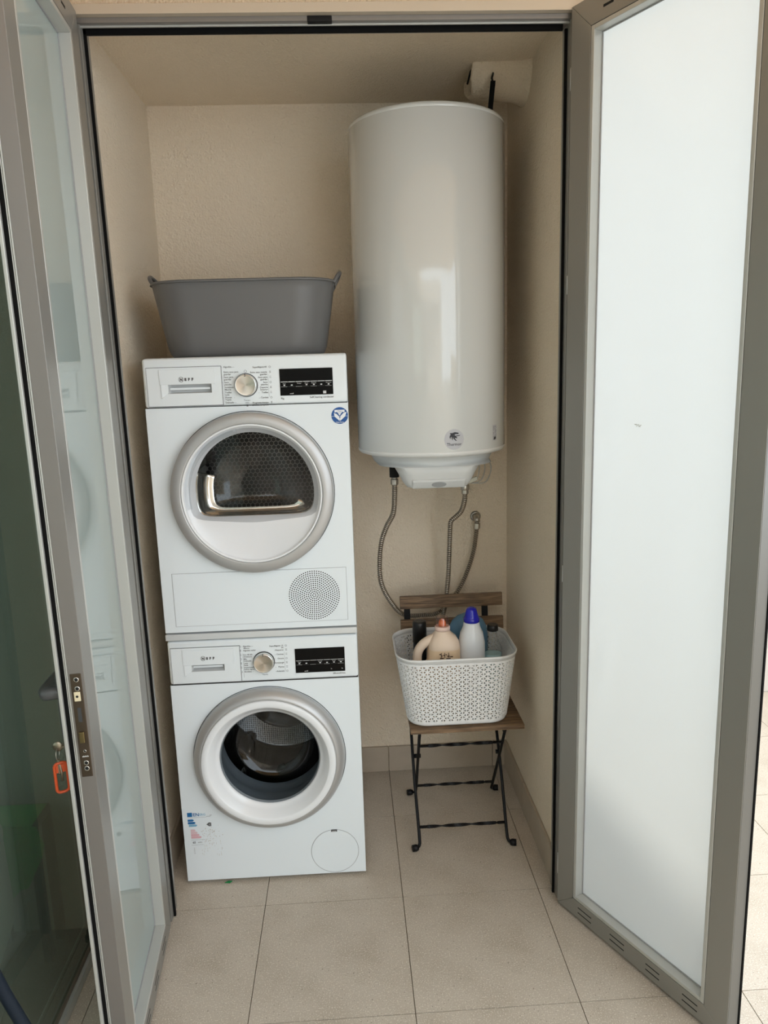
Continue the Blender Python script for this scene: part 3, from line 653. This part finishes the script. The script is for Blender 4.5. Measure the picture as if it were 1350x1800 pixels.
# ---- green scrap below the washing machine
gs = MB(); gs.add([(0, 0, 0), (.018, -.004, .001), (.026, .001, .004), (.012, .007, .001), (0, 0, .002), (.018, -.004, .003), (.026, .001, .006), (.012, .007, .003)], [(0, 1, 2, 3), (4, 7, 6, 5), (0, 4, 5, 1), (1, 5, 6, 2), (2, 6, 7, 3), (3, 7, 4, 0)])
go = gs.build('plastic_scrap', mat('scrap_green', (.01, .22, .06), .4), loc=(.138, .140, .0002)); tag(go, 'tiny green plastic scrap on the floor under the washing machine', 'litter')

# ================================================================ GREY TUB ON THE DRYER
ZT = DZ + H2 + .0022
tb = thing('laundry_tub', 'dark grey flexible plastic laundry tub on top of the tumble dryer', 'laundry basket', (.3070, .375, ZT))
rings = []
for k in range(9):
    t = k / 8; hx = .238 + (.2745 - .238) * (t ** .9) * (1 if t < .999 else 1.0); hy = .155 + .035 * t; rings.append([(p[0], p[1], .217 * t) for p in rrect(0, 0, hx, hy, .105 + .01 * t, 10)])
lip = [(p[0], p[1], .2185) for p in rrect(0, 0, .2785, .194, .118, 10)]; lip2 = [(p[0], p[1], .2130) for p in rrect(0, 0, .2800, .1955, .119, 10)]
tub = MB(); tub.loft([[(p[0] * .965, p[1] * .955, p[2] + .0005) for p in rings[0]]] + [[(p[0], p[1], p[2] + .010) if i == 0 else p for p in r] for i, r in enumerate(rings)] + [lip, lip2], None, (True, False))
tub.build('shell', TUB, tb, solid=.004)
for s in (-1, 1):
    P = spline([(s * .270, -.055, .203), (s * .280, -.054, .222), (s * .292, -.042, .242), (s * .298, 0, .252), (s * .292, .042, .242), (s * .280, .054, .222), (s * .270, .055, .203)], 6)
    hm = MB(); hm.tube(P, .0058, TUB, 10); hm.build('handle', parent=tb)

# ================================================================ WATER HEATER
BX, BY, BR = .898, .470, .2525
bo = thing('water_heater', 'tall white cylindrical electric water heater hung on the back wall right of the machines', 'water heater', (BX, BY, 0))
def cyl(pr, m, nm, n=128): return MB().lathe(pr, m, 'z', (0, 0, 0), n).build(nm, parent=bo)
cyl([(BR - .001, 1.4165), (BR, 1.418), (BR, 2.4210), (BR - .0015, 2.4225)], BOILER, 'jacket')
cyl([(BR - .0025, 2.4215), (BR - .0005, 2.4235), (BR - .0012, 2.430), (BR - .006, 2.4365), (BR - .016, 2.4405), (.12, 2.452), (.0001, 2.455)], BOILER, 'top_cap')
cyl([(BR - .0025, 1.4175), (BR - .0002, 1.4155), (BR - .0006, 1.409), (BR - .006, 1.402), (BR - .018, 1.398), (.0001, 1.396)], mat('cap_white_plastic', (.74, .74, .72), .35), 'bottom_cap')
cyl([(BR - .002, 1.4148), (BR - .0035, 1.4160), (BR - .002, 1.4172)], SEAM, 'seam')
# white control housing below
hz = [(1.3985, .215, .215, .2149, .015), (1.385, .208, .208, .2079, .015), (1.368, .200, .200, .1999, .015), (1.3655, .188, .189, .10, 0), (1.364, .140, .180, .05, -.012), (1.340, .127, .172, .05, -.016), (1.312, .112, .158, .04, -.022), (1.297, .100, .145, .03, -.03), (1.293, .090, .135, .03, -.03)]
hb_ = MB(); hb_.loft([[(p[0], p[1], z) for p in rrect(.0, -.015 + dy_, hx, hy, r, 8)] for z, hx, hy, r, dy_ in hz], PLASTG, (False, True)); hb_.build('control_housing', parent=bo)
lp = MB(); lp.xf = Matrix.Translation((.002, -.192, 1.308)) @ Matrix.Rotation(.60, 4, 'X')
lp.box((-.088, -.004, -.019), (.088, .012, .017), PLASTG); lpo = lp.build('front_lip', parent=bo, bevel=.006, seg=3)
ov = MB(); ov.xf = Matrix.Translation((.002, -.192, 1.308)) @ Matrix.Rotation(.60, 4, 'X'); ov.loft([[(.0 + .024 * math.cos(a), -.0042, .012 * math.sin(a)) for a in AA[::4]], [(.022 * math.cos(a), -.0058, .0105 * math.sin(a)) for a in AA[::4]]], mat('grey_badge', (.33, .34, .34), .4), (False, True)); ov.build('badge', parent=bo)
# wall brackets
for z in (1.70, 2.20): MB().box((-.16, BR - .035, z - .02), (.16, D - BY - .0006, z + .02), IRON).build('wall_bracket', parent=bo)
# round sticker with dog-like head emblem: flat shapes wrapped on the cylinder
def wrap(pts2, x0, z0, dr_):
    out = []
    for u, v in pts2:
        th = (x0 + u) / BR; out.append(((BR + dr_) * math.sin(th), -(BR + dr_) * math.cos(th), z0 + v))
    return out
ux, uz = .0455, 1.4555; STG = mat('sticker_light_grey', (.50, .50, .52), .45); SDK = mat('emblem_dark', (.025, .025, .03), .5)
bs = MB(); US = [-.0325 + .065 * k / 24 for k in range(25)]
bs.loft([wrap([(u, -math.sqrt(max(.0325 ** 2 - u * u, 1e-9))) for u in US], ux, uz, .0004), wrap([(u, math.sqrt(max(.0325 ** 2 - u * u, 1e-9))) for u in US], ux, uz, .0004)], STG, (False, False), False, False)
for shp in (
    [(-15, 16), (-7, 15.5), (2, 18), (14, 16), (16, 15), (14, 12), (6, 12), (2, 11), (-2, 8), (-4, 3), (-8, 6), (-14, 2), (-12, 10)],
    [(0, 10), (5, 7), (10, 8), (22, 9), (18, 6.5), (8, 5), (4, 2), (-2, 1), (-4, 5)],
    [(-14, 10), (-16, 4), (-14, -3), (-12, 3), (-8, 8)], [(-10, 8), (-9, 0), (-6, -7), (-5, 1), (-4, 7)],
    [(-5, 7), (-3, -1), (5, -8), (9, -8), (3, -2), (1, 4)], [(0, 5), (4, 0), (12, 0), (8, 3), (4, 6)]):
    bs.poly(wrap([(a * .00095, b * .00105 + .004) for a, b in shp], ux, uz, .0012), SDK)
tmp = MB(); text_geo(tmp, 'Thermor', .0130, 0, 0, 0, SDK, 'CENTER', bold=.00015)
bs.add(wrap([(v[0], v[2] - .0195) for v in tmp.v], ux, uz, .0008), tmp.f, SDK)
bs.build('emblem_sticker', parent=bo, weld=False)
rs = MB(); ux2 = .2150; uz2 = 1.463
US = [-.0125 + .025 * k / 6 for k in range(7)]; rs.loft([wrap([(u, -.022) for u in US], ux2, uz2, .0004), wrap([(u, .028) for u in US], ux2, uz2, .0004)], STG, (False, False), False, False)
random.seed(5)
for k in range(9):
    for q in range(4):
        if random.random() < .25: continue
        a, b = -.010 + q * .0052, .022 - k * .0040; rs.poly(wrap([(a, b), (a + .0035, b), (a + .0035, b + .0013), (a, b + .0013)], ux2, uz2, .0007), SDK)
rs.poly(wrap([(-.008, -.020), (.004, -.020), (.008, -.014), (.003, -.010), (-.006, -.012)], ux2, uz2, .0007), SDK)
rs.build('data_sticker', parent=bo, weld=False)
# outlets and loose wires
MB().lathe([(.017, 1.392), (.017, 1.300), (.0001, 1.300)], BLACK, 'z', (-.128, .05, 0), 20).build('left_outlet', parent=bo)
MB().lathe([(.012, 1.392), (.012, 1.262), (.0001, 1.262)], IRON, 'z', (.128, .07, 0), 20).build('right_outlet', parent=bo)
WIRE = mat('pale_wire', (.42, .40, .36), .5)
wr0 = (.127, .045, 1.270)
for k, (dx, dz) in enumerate(((.018, 0), (.038, -.004), (.060, -.01))):
    MB().tube(spline([(.150 + dx * .6, .02, 1.375), (.154 + dx, .02, 1.330), (.150 + dx * .8, .03, 1.285 + dz), (.135 + dx * .3, .04, 1.268)], 6), .0019, WIRE, 6).build('wire', parent=bo)
cn = MB(); cn.xf = Matrix.Translation((.145, .030, 1.281)) @ Matrix.Rotation(-.35, 4, 'Y'); cn.box((-.022, -.006, -.007), (.022, .006, .007)); cn.build('wire_connector', mat('cream_connector', (.62, .60, .50), .5), bo, bevel=.002)
MB().tube([(.125, .045, 1.276), (.165, .0, 1.36)], .0045, IRON, 8).build('sensor_lead', parent=bo)
# black flat strap from the pipe housing down to the heater
sp = MB(); sp.add([(0, 0, 0), (.0155, 0, 0), (.028, .002, .112), (.0125, .002, .112), (0, .004, 0), (.0155, .004, 0), (.028, .006, .112), (.0125, .006, .112)], [(0, 1, 2, 3), (4, 7, 6, 5), (0, 4, 5, 1), (1, 5, 6, 2), (2, 6, 7, 3), (3, 7, 4, 0)])
spo = sp.build('strap', RUBBER, loc=(1.088, .418, 2.4445)); tag(spo, 'short black strap hanging from the plastered pipe behind the water heater top', 'strap')

# ================================================================ HOSES
def hose(name, label, pts, r=.0085, pitch=.0082):
    root = thing(name, label, 'hose', pts[-1], group=None); P = resample(spline([Vector(p) - Vector(pts[-1]) for p in pts], 14), pitch / 4)
    rad = [r * (1.12, 1.12, .78, .78)[i % 4] for i in range(len(P))]
    b = MB().tube(P, rad, BRAID, 10); b.mi(GROOVE)
    for k in range((len(P) - 1) * 10):
        if (k // 10) % 4 == 2: b.m[k] = 1
    b.build('braided_tube', parent=root); return root
def nut(root, p, d=(0, 0, 1), L=.022, r=.0145):
    p = Vector(p) - root.location; d = Vector(d).normalized()
    MB().tube([p, p + d * L], r, BRASS, 6, smooth=False).build('nut', parent=root, bevel=.0012)
    MB().tube([p + d * L, p + d * (L + .008)], r * .72, BRASS, 12).build('ferrule', parent=root)
y7 = .600
h1 = hose('flexible_hose', 'long ribbed steel hose looping from the left heater outlet to the wall elbow', [(.770, .520, 1.278), (.770, .535, 1.235), (.765, .565, 1.16), (.742, .60, 1.105), (.722, .62, 1.045), (.712, .63, .965), (.715, .64, .880), (.745, .67, .800), (.800, .71, .722), (.880, .735, .705), (.950, .74, .715), (1.020, .74, .790), (1.064, .745, .875), (1.092, .750, .960), (1.106, .755, 1.050)], .0088)
nut(h1, (.770, .520, 1.2725), (0, 0, 1), .020); nut(h1, (1.106, .755, 1.047), (.05, 0, 1), .022, .013)
el = MB(); p0 = Vector((1.107, .755, 1.078)) - h1.location
el.tube([p0 + Vector((0, 0, -.003)), p0 + Vector((0, 0, .006)), p0 + Vector((0, .012, .012)), p0 + Vector((0, .0395, .012))], .0125, BRASS, 14); el.lathe([(.021, .0385), (.021, .036), (.014, .034)], BRASS, 'y', (p0.x, p0.y, p0.z + .012), 24)
el.build('wall_elbow', parent=h1)
h2 = hose('flexible_hose', 'ribbed steel hose dropping straight from the right heater outlet behind the chair back', [(1.026, .540, 1.232), (1.026, .55, 1.200), (1.018, .58, 1.155), (.998, .60, 1.128), (.984, .61, 1.112), (.981, .62, 1.080), (.980, .645, .98), (.978, .67, .88), (.970, .70, .77), (.955, .735, .66), (.950, .772, .62)], .0085)
nut(h2, (1.026, .540, 1.2265), (0, 0, 1), .022, .0135); MB().lathe([(.013, 0), (.016, .002), (.016, .016), (.0135, .020), (.0135, .026)], BRASS, 'z', Vector((1.026, .540, 1.240)) - h2.location, 20).build('safety_valve', parent=h2)
MB().tube([Vector((.950, .765, .62)) - h2.location, Vector((.950, D - .0005, .60)) - h2.location], .012, BRASS, 12).build('wall_fitting', parent=h2)

# ================================================================ FOLDING CHAIR
ch = thing('folding_chair', 'folding chair with brown wood slats and thin black steel frame under the white basket', 'chair', (.985, .42, 0))
def CP(x, y, z): return (x - .985, y - .42, z)
def slat(x0, x1, y0, y1, z0, z1, nm, rx=0):
    cx, cy, cz = (x0 + x1) / 2, (y0 + y1) / 2, (z0 + z1) / 2
    o = MB().box((-(x1 - x0) / 2, -(y1 - y0) / 2, -(z1 - z0) / 2), ((x1 - x0) / 2, (y1 - y0) / 2, (z1 - z0) / 2)).build(nm, WOOD, ch, CP(cx, cy, cz), bevel=.002); o.rotation_euler = (rx, 0, 0); return o
for y0, y1 in ((.276, .342), (.348, .414), (.420, .486), (.492, .558)): slat(.787, 1.187, y0, y1, .430, .447, 'seat_slat')
slat(.786, 1.186, .648, .664, .762, .812, 'back_slat', -.12); slat(.786, 1.187, .632, .648, .672, .722, 'back_slat', -.12)
def A_at(z): return .250 + .700 * z if z < .46 else .572 + .24 * (z - .46)
def B_at(z): return .590 - .66 * z
xl0, xr0, xl1, xr1 = .805, 1.128, .822, 1.128
def leg(pts, r=.0055): MB().tube([CP(*p) for p in pts], r, IRON, 8).build('leg', parent=ch)
def foot(x, y, s):
    MB().tube([CP(x, y, .010), CP(x - s * .006, y - .002, .012), CP(x - s * .020, y - .005, .0125)], [.0095, .0122, .0115], IRON, 12).build('foot_cap', parent=ch)
for s, xa, xb in ((1, xl0, xl1), (-1, xr0, xr1)):
    leg(spline([(xa - s * .010, .250, .010), (xa + s * .002, .258, .016), (xa + s * .004, A_at(.045), .045), (xa, A_at(.20), .20), (xa, A_at(.40), .40), (xa, .570, .47), (xa + s * .005, A_at(.60), .60), (xa + s * .008, .640, .69)], 5)); foot(xa - s * .004, .250, s)
    MB().box((-.012, -.002, -.09), (.012, .002, .09)).build('back_upright', IRON, ch, CP(xa + s * .009, .661, .716)).rotation_euler = (-.12, 0, 0)
    leg([CP_ for CP_ in spline([(xb - s * .016, .600, .012), (xb - s * .002, .590, .018), (xb + s * .002, B_at(.06), .06), (xb + s * .001, B_at(.20), .20), (xb, B_at(.425), .428)], 5)]); foot(xb - s * .010, .602, s)
    MB().tube([CP(xa + s * .004, A_at(.262), .262), CP(xb + s * .012, A_at(.262), .262)], .008, IRON, 10).build('pivot', parent=ch)
def bar(y, z, xa, xb):
    # flat bar with a twist
    n_ = 40; rg = []
    for k in range(n_ + 1):
        t = k / n_; a = t * PI * 3 if .1 < t < .9 else 0; x = xa + (xb - xa) * t
        rg.append([CP(x, y + p * math.cos(a) - q * math.sin(a), z + p * math.sin(a) + q * math.cos(a)) for p, q in ((-.0055, -.0024), (.0055, -.0024), (.0055, .0024), (-.0055, .0024))])
    MB().loft(rg, IRON, (True, True), True, False).build('cross_bar', parent=ch)
bar(A_at(.062), .062, xl0, xr0); bar(B_at(.075), .075, xl1, xr1); bar(B_at(.335), .335, xl1, xr1)
for x in (xl0 + .014, xr0 - .014): MB().box((-.0025, -.14, -.005), (.0025, .13, .004)).build('seat_rail', IRON, ch, CP(x, .42, .4255))

# ================================================================ WHITE PERFORATED BASKET
bk = thing('storage_basket', 'white perforated plastic basket full of bottles standing on the folding chair', 'basket', (.960, .438, .4478))
def outline(t, v):
    """point on the basket wall: t in 0..1 round, v height 0..1"""
    hx, hy, r = .175 + .036 * v, .148 + .012 * v, .065 + .018 * v
    sx, sy = 2 * (hx - r), 2 * (hy - r); q = PI / 2 * r; tot = 2 * (sx + sy) + 4 * q; s = (t % 1.0) * tot
    segs = [('l', sx, (-(hx - r), -hy), (1, 0)), ('a', q, (hx - r, -(hy - r)), -PI / 2), ('l', sy, (hx, -(hy - r)), (0, 1)), ('a', q, (hx - r, hy - r), 0), ('l', sx, (hx - r, hy), (-1, 0)), ('a', q, (-(hx - r), hy - r), PI / 2), ('l', sy, (-hx, hy - r), (0, -1)), ('a', q, (-(hx - r), -(hy - r)), PI)]
    for kind, L, p, e_ in segs:
        if s <= L + 1e-9:
            return (p[0] + e_[0] * s, p[1] + e_[1] * s) if kind == 'l' else (p[0] + r * math.cos(e_ + s / r), p[1] + r * math.sin(e_ + s / r))
        s -= L
    return outline(0, v)
HB = .252
def bpt(t, z, bulge=0): x, y = outline(t, z / HB); return (x, y, z)
V0, V1 = .016, .236; NCOL = 88; ROW = .0168
mb = MB()
def zc_(v): return min(max(v, V0), V1)
for i in range(NCOL):
    ta, tb_ = i / NCOL, (i + 1) / NCOL; oa, ob = (i % 2) * ROW / 2, ((i + 1) % 2) * ROW / 2
    for j in range(-1, int((V1 - V0) / ROW) + 2):
        a0, a1 = V0 + j * ROW + oa, V0 + (j + 1) * ROW + oa; b0, b1 = V0 + j * ROW + ob, V0 + (j + 1) * ROW + ob
        if oa < ob: tris = [((ta, a0), (tb_, b0), (ta, a1)), ((tb_, b0), (tb_, b1), (ta, a1))]
        else: tris = [((ta, a0), (tb_, b0), (tb_, b1)), ((ta, a0), (tb_, b1), (ta, a1))]
        for tr in tris:
            cl = [(t_, zc_(z_)) for t_, z_ in tr]
            area = abs((cl[1][0] - cl[0][0]) * (cl[2][1] - cl[0][1]) - (cl[2][0] - cl[0][0]) * (cl[1][1] - cl[0][1]))
            if area < 1e-7: continue
            P3 = [bpt(*q) for q in cl]
            if any(abs(cl[k][1] - tr[k][1]) > 1e-9 for k in range(3)): mb.add(P3, [(0, 1, 2)]); continue
            cm = tuple(sum(p[k] for p in P3) / 3 for k in range(3)); f = .50
            inn = [tuple(cm[k] + (p[k] - cm[k]) * f for k in range(3)) for p in P3]
            mb.add(P3 + inn, [(0, 1, 4, 3), (1, 2, 5, 4), (2, 0, 3, 5)])
TT = [k / (NCOL * 2) for k in range(NCOL * 2)]
BASK = mat('basket_white', (.80, .80, .79), .42)
mb.build('perforated_wall', BASK, bk, solid=.0045)
def rg_(z, d_): return [(p[0] * (1 + d_ / .2), p[1] * (1 + d_ / .16), z) for p in [outline(t, min(z / HB, 1)) for t in TT]]
MB().loft([rg_(V1 - .001, 0), rg_(HB, .001), rg_(HB + .0015, .002), rg_(HB - .001, .0036), rg_(HB - .007, .0032)], BASK, (False, False)).build('rim', parent=bk, solid=.0018)
MB().loft([rg_(V0 + .001, 0), rg_(.006, -.002), rg_(.001, -.010)], BASK, (False, True)).build('base', parent=bk, solid=.0016)
bz = .4500 + .0022
# ---- bottles
def rings_of(prof, n=32, flat=1.0): return [[(rx * math.cos(2 * PI * k / n), ry * math.sin(2 * PI * k / n), z) for k in range(n)] for z, rx, ry in prof]
b1 = thing('spray_can', 'dark bottle with a tall black cap at the left in the white basket', 'bottle', (.846, .500, bz))
MB().loft(rings_of([(0, .020, .020), (.002, .0245, .0245), (.225, .0245, .0245), (.232, .022, .022)]), mat('dark_bottle', (.02, .02, .022), .4), (True, True)).build('body', parent=b1)
MB().loft(rings_of([(.2325, .0262, .0262), (.306, .0258, .0258), (.311, .024, .024), (.3125, .018, .018)]), mat('black_cap', (.012, .012, .013), .3), (True, True)).build('cap', parent=b1)
b2 = thing('detergent_jug', 'peach coloured detergent jug with side handle, orange spout and clear cup', 'bottle', (.900, .395, bz))
PE = mat('peach_translucent_plastic', (.78, .58, .38), .38, trans=.0); PEW = mat('pale_peach_upper', (.80, .64, .50), .38)
def se(z, hx, hy, cx=0, p=3.0, n=40):
    out = []
    for k in range(n):
        a = 2 * PI * k / n; c_, s_ = math.cos(a), math.sin(a); out.append((cx + hx * abs(c_) ** (2 / p) * (1 if c_ > 0 else -1), hy * abs(s_) ** (2 / p) * (1 if s_ > 0 else -1), z))
    return out
b2m = MB(); b2m.loft([se(0, .070, .040, 0), se(.004, .078, .046, 0), (se(.16, .080, .048, .0)), se(.195, .060, .048, .020), se(.250, .057, .046, .022)], PE, (True, False))
b2m.loft([se(.250, .057, .046, .022), se(.270, .054, .043, .022), se(.287, .046, .038, .021), se(.300, .034, .030, .019, 2.4), se(.309, .027, .026, .018, 2.0), se(.3135, .0255, .0255, .018, 2)], PEW, (False, True)); b2m.build('body', parent=b2)
MB().tube(spline([(.004, 0, .286), (-.022, 0, .280), (-.052, 0, .262), (-.070, 0, .235), (-.074, 0, .200), (-.070, 0, .160)], 6), .0165, PEW, 14).build('handle', parent=b2)
MB().loft([[(p[0] + .018, p[1], p[2]) for p in r] for r in rings_of([(.3136, .0270, .0270), (.3255, .0272, .0272), (.3285, .024, .024)])], mat('pale_pink_collar', (.80, .60, .52), .4), (True, True)).build('collar', parent=b2)
MB().loft([[(p[0] + .018, p[1], p[2]) for p in r] for r in rings_of([(.329, .014, .014), (.342, .013, .013), (.350, .008, .011), (.352, .004, .009)])], mat('orange_spout', (.85, .22, .03), .45), (True, True)).build('spout', parent=b2)
MB().loft([[(p[0] + .018, p[1], p[2]) for p in r] for r in rings_of([(.3287, .0232, .0232), (.360, .0215, .0215), (.362, .0195, .0195)])], glass_mat('clear_pink_cup', (.88, .74, .70), .15, 1, 1.8), (False, True)).build('measuring_cup', parent=b2)
lbl = MB(); lbl.xf = Matrix.Translation((.022, -.0487, .232))
for a, q, w_ in ((-.022, .006, .006), (-.016, .0, .005), (-.008, .002, .005), (0, .004, .004), (.006, -.002, .008), (.016, -.004, .010), (-.020, -.009, .014), (.002, -.010, .016)): lbl.box((a, -.0003, q), (a + w_, .0002, q + .0035))
for a in (-.016, -.004, .010): lbl.box((a, -.0003, -.006), (a + .002, .0002, .013))
lbl.build('handwritten_mark', mat('brown_marker', (.06, .03, .02), .7), b2)
b3 = thing('blue_bottle', 'large round shouldered translucent blue bottle behind the white bottle', 'bottle', (1.030, .530, bz))
BLT = mat('translucent_blue_plastic', (.10, .22, .34), .25)
MB().loft(rings_of([(0, .058, .036), (.004, .066, .042), (.18, .0755, .044), (.245, .0755, .043), (.275, .070, .040), (.298, .058, .036), (.313, .040, .028), (.320, .022, .020), (.322, .018, .018)]), BLT, (True, True)).build('body', parent=b3)
b4 = thing('white_bottle', 'white opaque plastic bottle with a bright royal blue domed cap', 'bottle', (1.026, .418, bz))
WB = mat('white_bottle_plastic', (.78, .80, .82), .3, coat=.2)
MB().loft(rings_of([(0, .040, .034), (.004, .047, .040), (.15, .048, .041), (.255, .0475, .041), (.290, .041, .037), (.312, .031, .030), (.325, .0285, .0285), (.331, .0275, .0275)]), WB, (True, True)).build('body', parent=b4)
MB().loft(rings_of([(.3313, .0290, .0290), (.344, .0288, .0288), (.346, .0262, .0262), (.352, .0245, .0245), (.372, .0195, .0195), (.380, .0165, .0165), (.383, .011, .011)]), mat('royal_blue_cap', (.010, .012, .40), .22, coat=.4), (True, True)).build('cap', parent=b4)
b5 = thing('clear_bottle', 'small clear bottle with black cap and pale teal liquid at the basket right', 'bottle', (1.1075, .446, bz))
CLB = glass_mat('clear_bottle_plastic', (.97, .985, .985), .03, .7, 1.35)
MB().loft(rings_of([(0, .026, .022), (.004, .031, .026), (.06, .033, .028), (.16, .035, .028), (.215, .035, .028), (.238, .026, .024), (.255, .0165, .0165), (.283, .0155, .0155)]), CLB, (True, True)).build('body', parent=b5)
MB().loft(rings_of([(.004, .028, .023), (.06, .031, .026), (.14, .0325, .0255), (.197, .0325, .0255)]), mat('teal_liquid', (.36, .55, .58), .15), (True, True)).build('liquid', parent=b5)
MB().loft(rings_of([(.2832, .0185, .0185), (.2845, .0205, .0205), (.302, .0200, .0200), (.306, .0175, .0175)]), mat('black_screw_cap', (.012, .012, .013), .35), (True, True)).build('cap', parent=b5)

# ================================================================ KEYS IN THE LEFT DOOR
bpy.context.view_layer.update()
kp = R1.matrix_world @ Vector((hs, -.0662, .905))
ky = thing('key_bunch', 'bunch of keys with an orange tag hanging from the left door lock', 'keys', tuple(kp), (0, 0, R1.rotation_euler.z))
KS = mat('key_steel', (.38, .33, .25), .35, .9); ORG = mat('orange_tag', (.62, .085, .02), .4)
MB().box((-.004, -.006, -.0012), (.004, .0, .0012), KS).lathe([(.0001, -.0012), (.0105, -.0012), (.0108, 0), (.0105, .0012), (.0001, .0012)], KS, 'x', (0, -.0145, 0), 24).build('key', parent=ky)
MB().tube([(.012 * math.sin(2 * PI * k / 20), -.0165 , -.017 + .012 * math.cos(2 * PI * k / 20)) for k in range(21)], .0012, BRASS, 6).build('split_ring', parent=ky)
hk = MB(); hk.box((-.006, -.018, -.062), (.004, -.015, -.030), KS); hk.tube([(0, -.016, -.030), (.002, -.012, -.062), (.0, -.013, -.080)], .0022, KS, 6); hk.build('hanging_key', parent=ky)
# the tag turns its broad side to the room
tgm = MB(); tgm.xf = Matrix.Rotation(-1.2, 4, 'Z') @ Matrix.Translation((-.015, -.004, -.072))
Pt = [(p[0] + .056 - .028, 0, p[1]) for p in rrect(0, 0, .0125, .034, .009, 6)]; Pt.append(Pt[0]); Pt.append(Pt[1])
tgm.tube([Vector(p) for p in Pt], .0034, ORG, 8, caps=False); tgm.box((.018, -.001, .012), (.038, .001, .030), ORG)
tgo = tgm.build('orange_tag', parent=ky)

# ================================================================ THINGS SEEN IN OR BEFORE THE DARK GLAZING
GR = mat('green_cloth', (.03, .36, .06), .8)
sl = thing('dark_stool', 'dark square stool seen through the glazing at lower left under a green cloth', 'stool', (-.405, -.105, 0))
MB().box((-.09, -.055, .42), (.09, .055, .448)).build('seat', IRON, sl, bevel=.004)
for sx in (-.078, .078):
    for sy in (-.045, .045): MB().box((sx - .012, sy - .010, .0), (sx + .012, sy + .010, .4195)).build('leg', IRON, sl)
gm = MB(); Pg = [(-.545, .460), (-.40, .456), (-.309, .446), (-.292, .388), (-.301, .352), (-.350, .256), (-.373, .249), (-.435, .185), (-.545, .09)]
gm.loft([[(x, -.172, z) for x, z in Pg], [(x, -.166, z) for x, z in Pg]], None, (True, True), True, False)
gm.box((-.50, -.1715, .4485), (-.32, -.06, .4515))
tag(gm.build('green_cloth', GR, bevel=.002), 'green cloth hanging over the dark stool behind the glazing at lower left', 'cloth')
bn = thing('pale_bin', 'pale rounded bin seen through the glazing before the green cloth', 'bin', (-.437, -.36, 0))
MB().loft(rings_of([(0, .06, .06), (.012, .065, .065), (.15, .072, .072), (.21, .095, .095), (.27, .118, .118), (.33, .124, .124), (.52, .120, .120)]), PLASTG, (True, True)).build('body', parent=bn)
MB().loft(rings_of([(.5205, .122, .122), (.532, .122, .122), (.540, .11, .11), (.545, .02, .02)]), PLASTG, (True, True)).build('lid', parent=bn)
# slanting tube in the lower left corner
tp = MB(); TUBM = mat('blue_grey_tube', (.012, .018, .028), .5, .0, spec=.2)
ta = thing('airer', 'dark blue grey slanting metal tube at the bottom left corner before the dark glazing', 'clothes airer', (0, -.75, 0))
MB().tube(spline([(-.188, .0, .62), (-.144, 0, .466), (-.110, 0, .37), (-.010, 0, .09), (.016, 0, .012)], 8), .0125, TUBM, 16).build('leg', parent=ta)
MB().tube([(.018, 0, .0), (.008, 0, .03)], .014, RUBBER, 14).build('foot_cap', parent=ta)
MB().tube(spline([(-.188, .0, .62), (-.190, -.3, .63), (-.188, -.75, .62)], 8), .0115, TUBM, 16).build('top_rail', parent=ta)
MB().tube([(-.188, -.75, .62), (.016, -.75, .012)], .0115, TUBM, 16).build('leg', parent=ta)
MB().tube([(.018, -.75, .0), (.008, -.75, .03)], .014, RUBBER, 14).build('foot_cap', parent=ta)
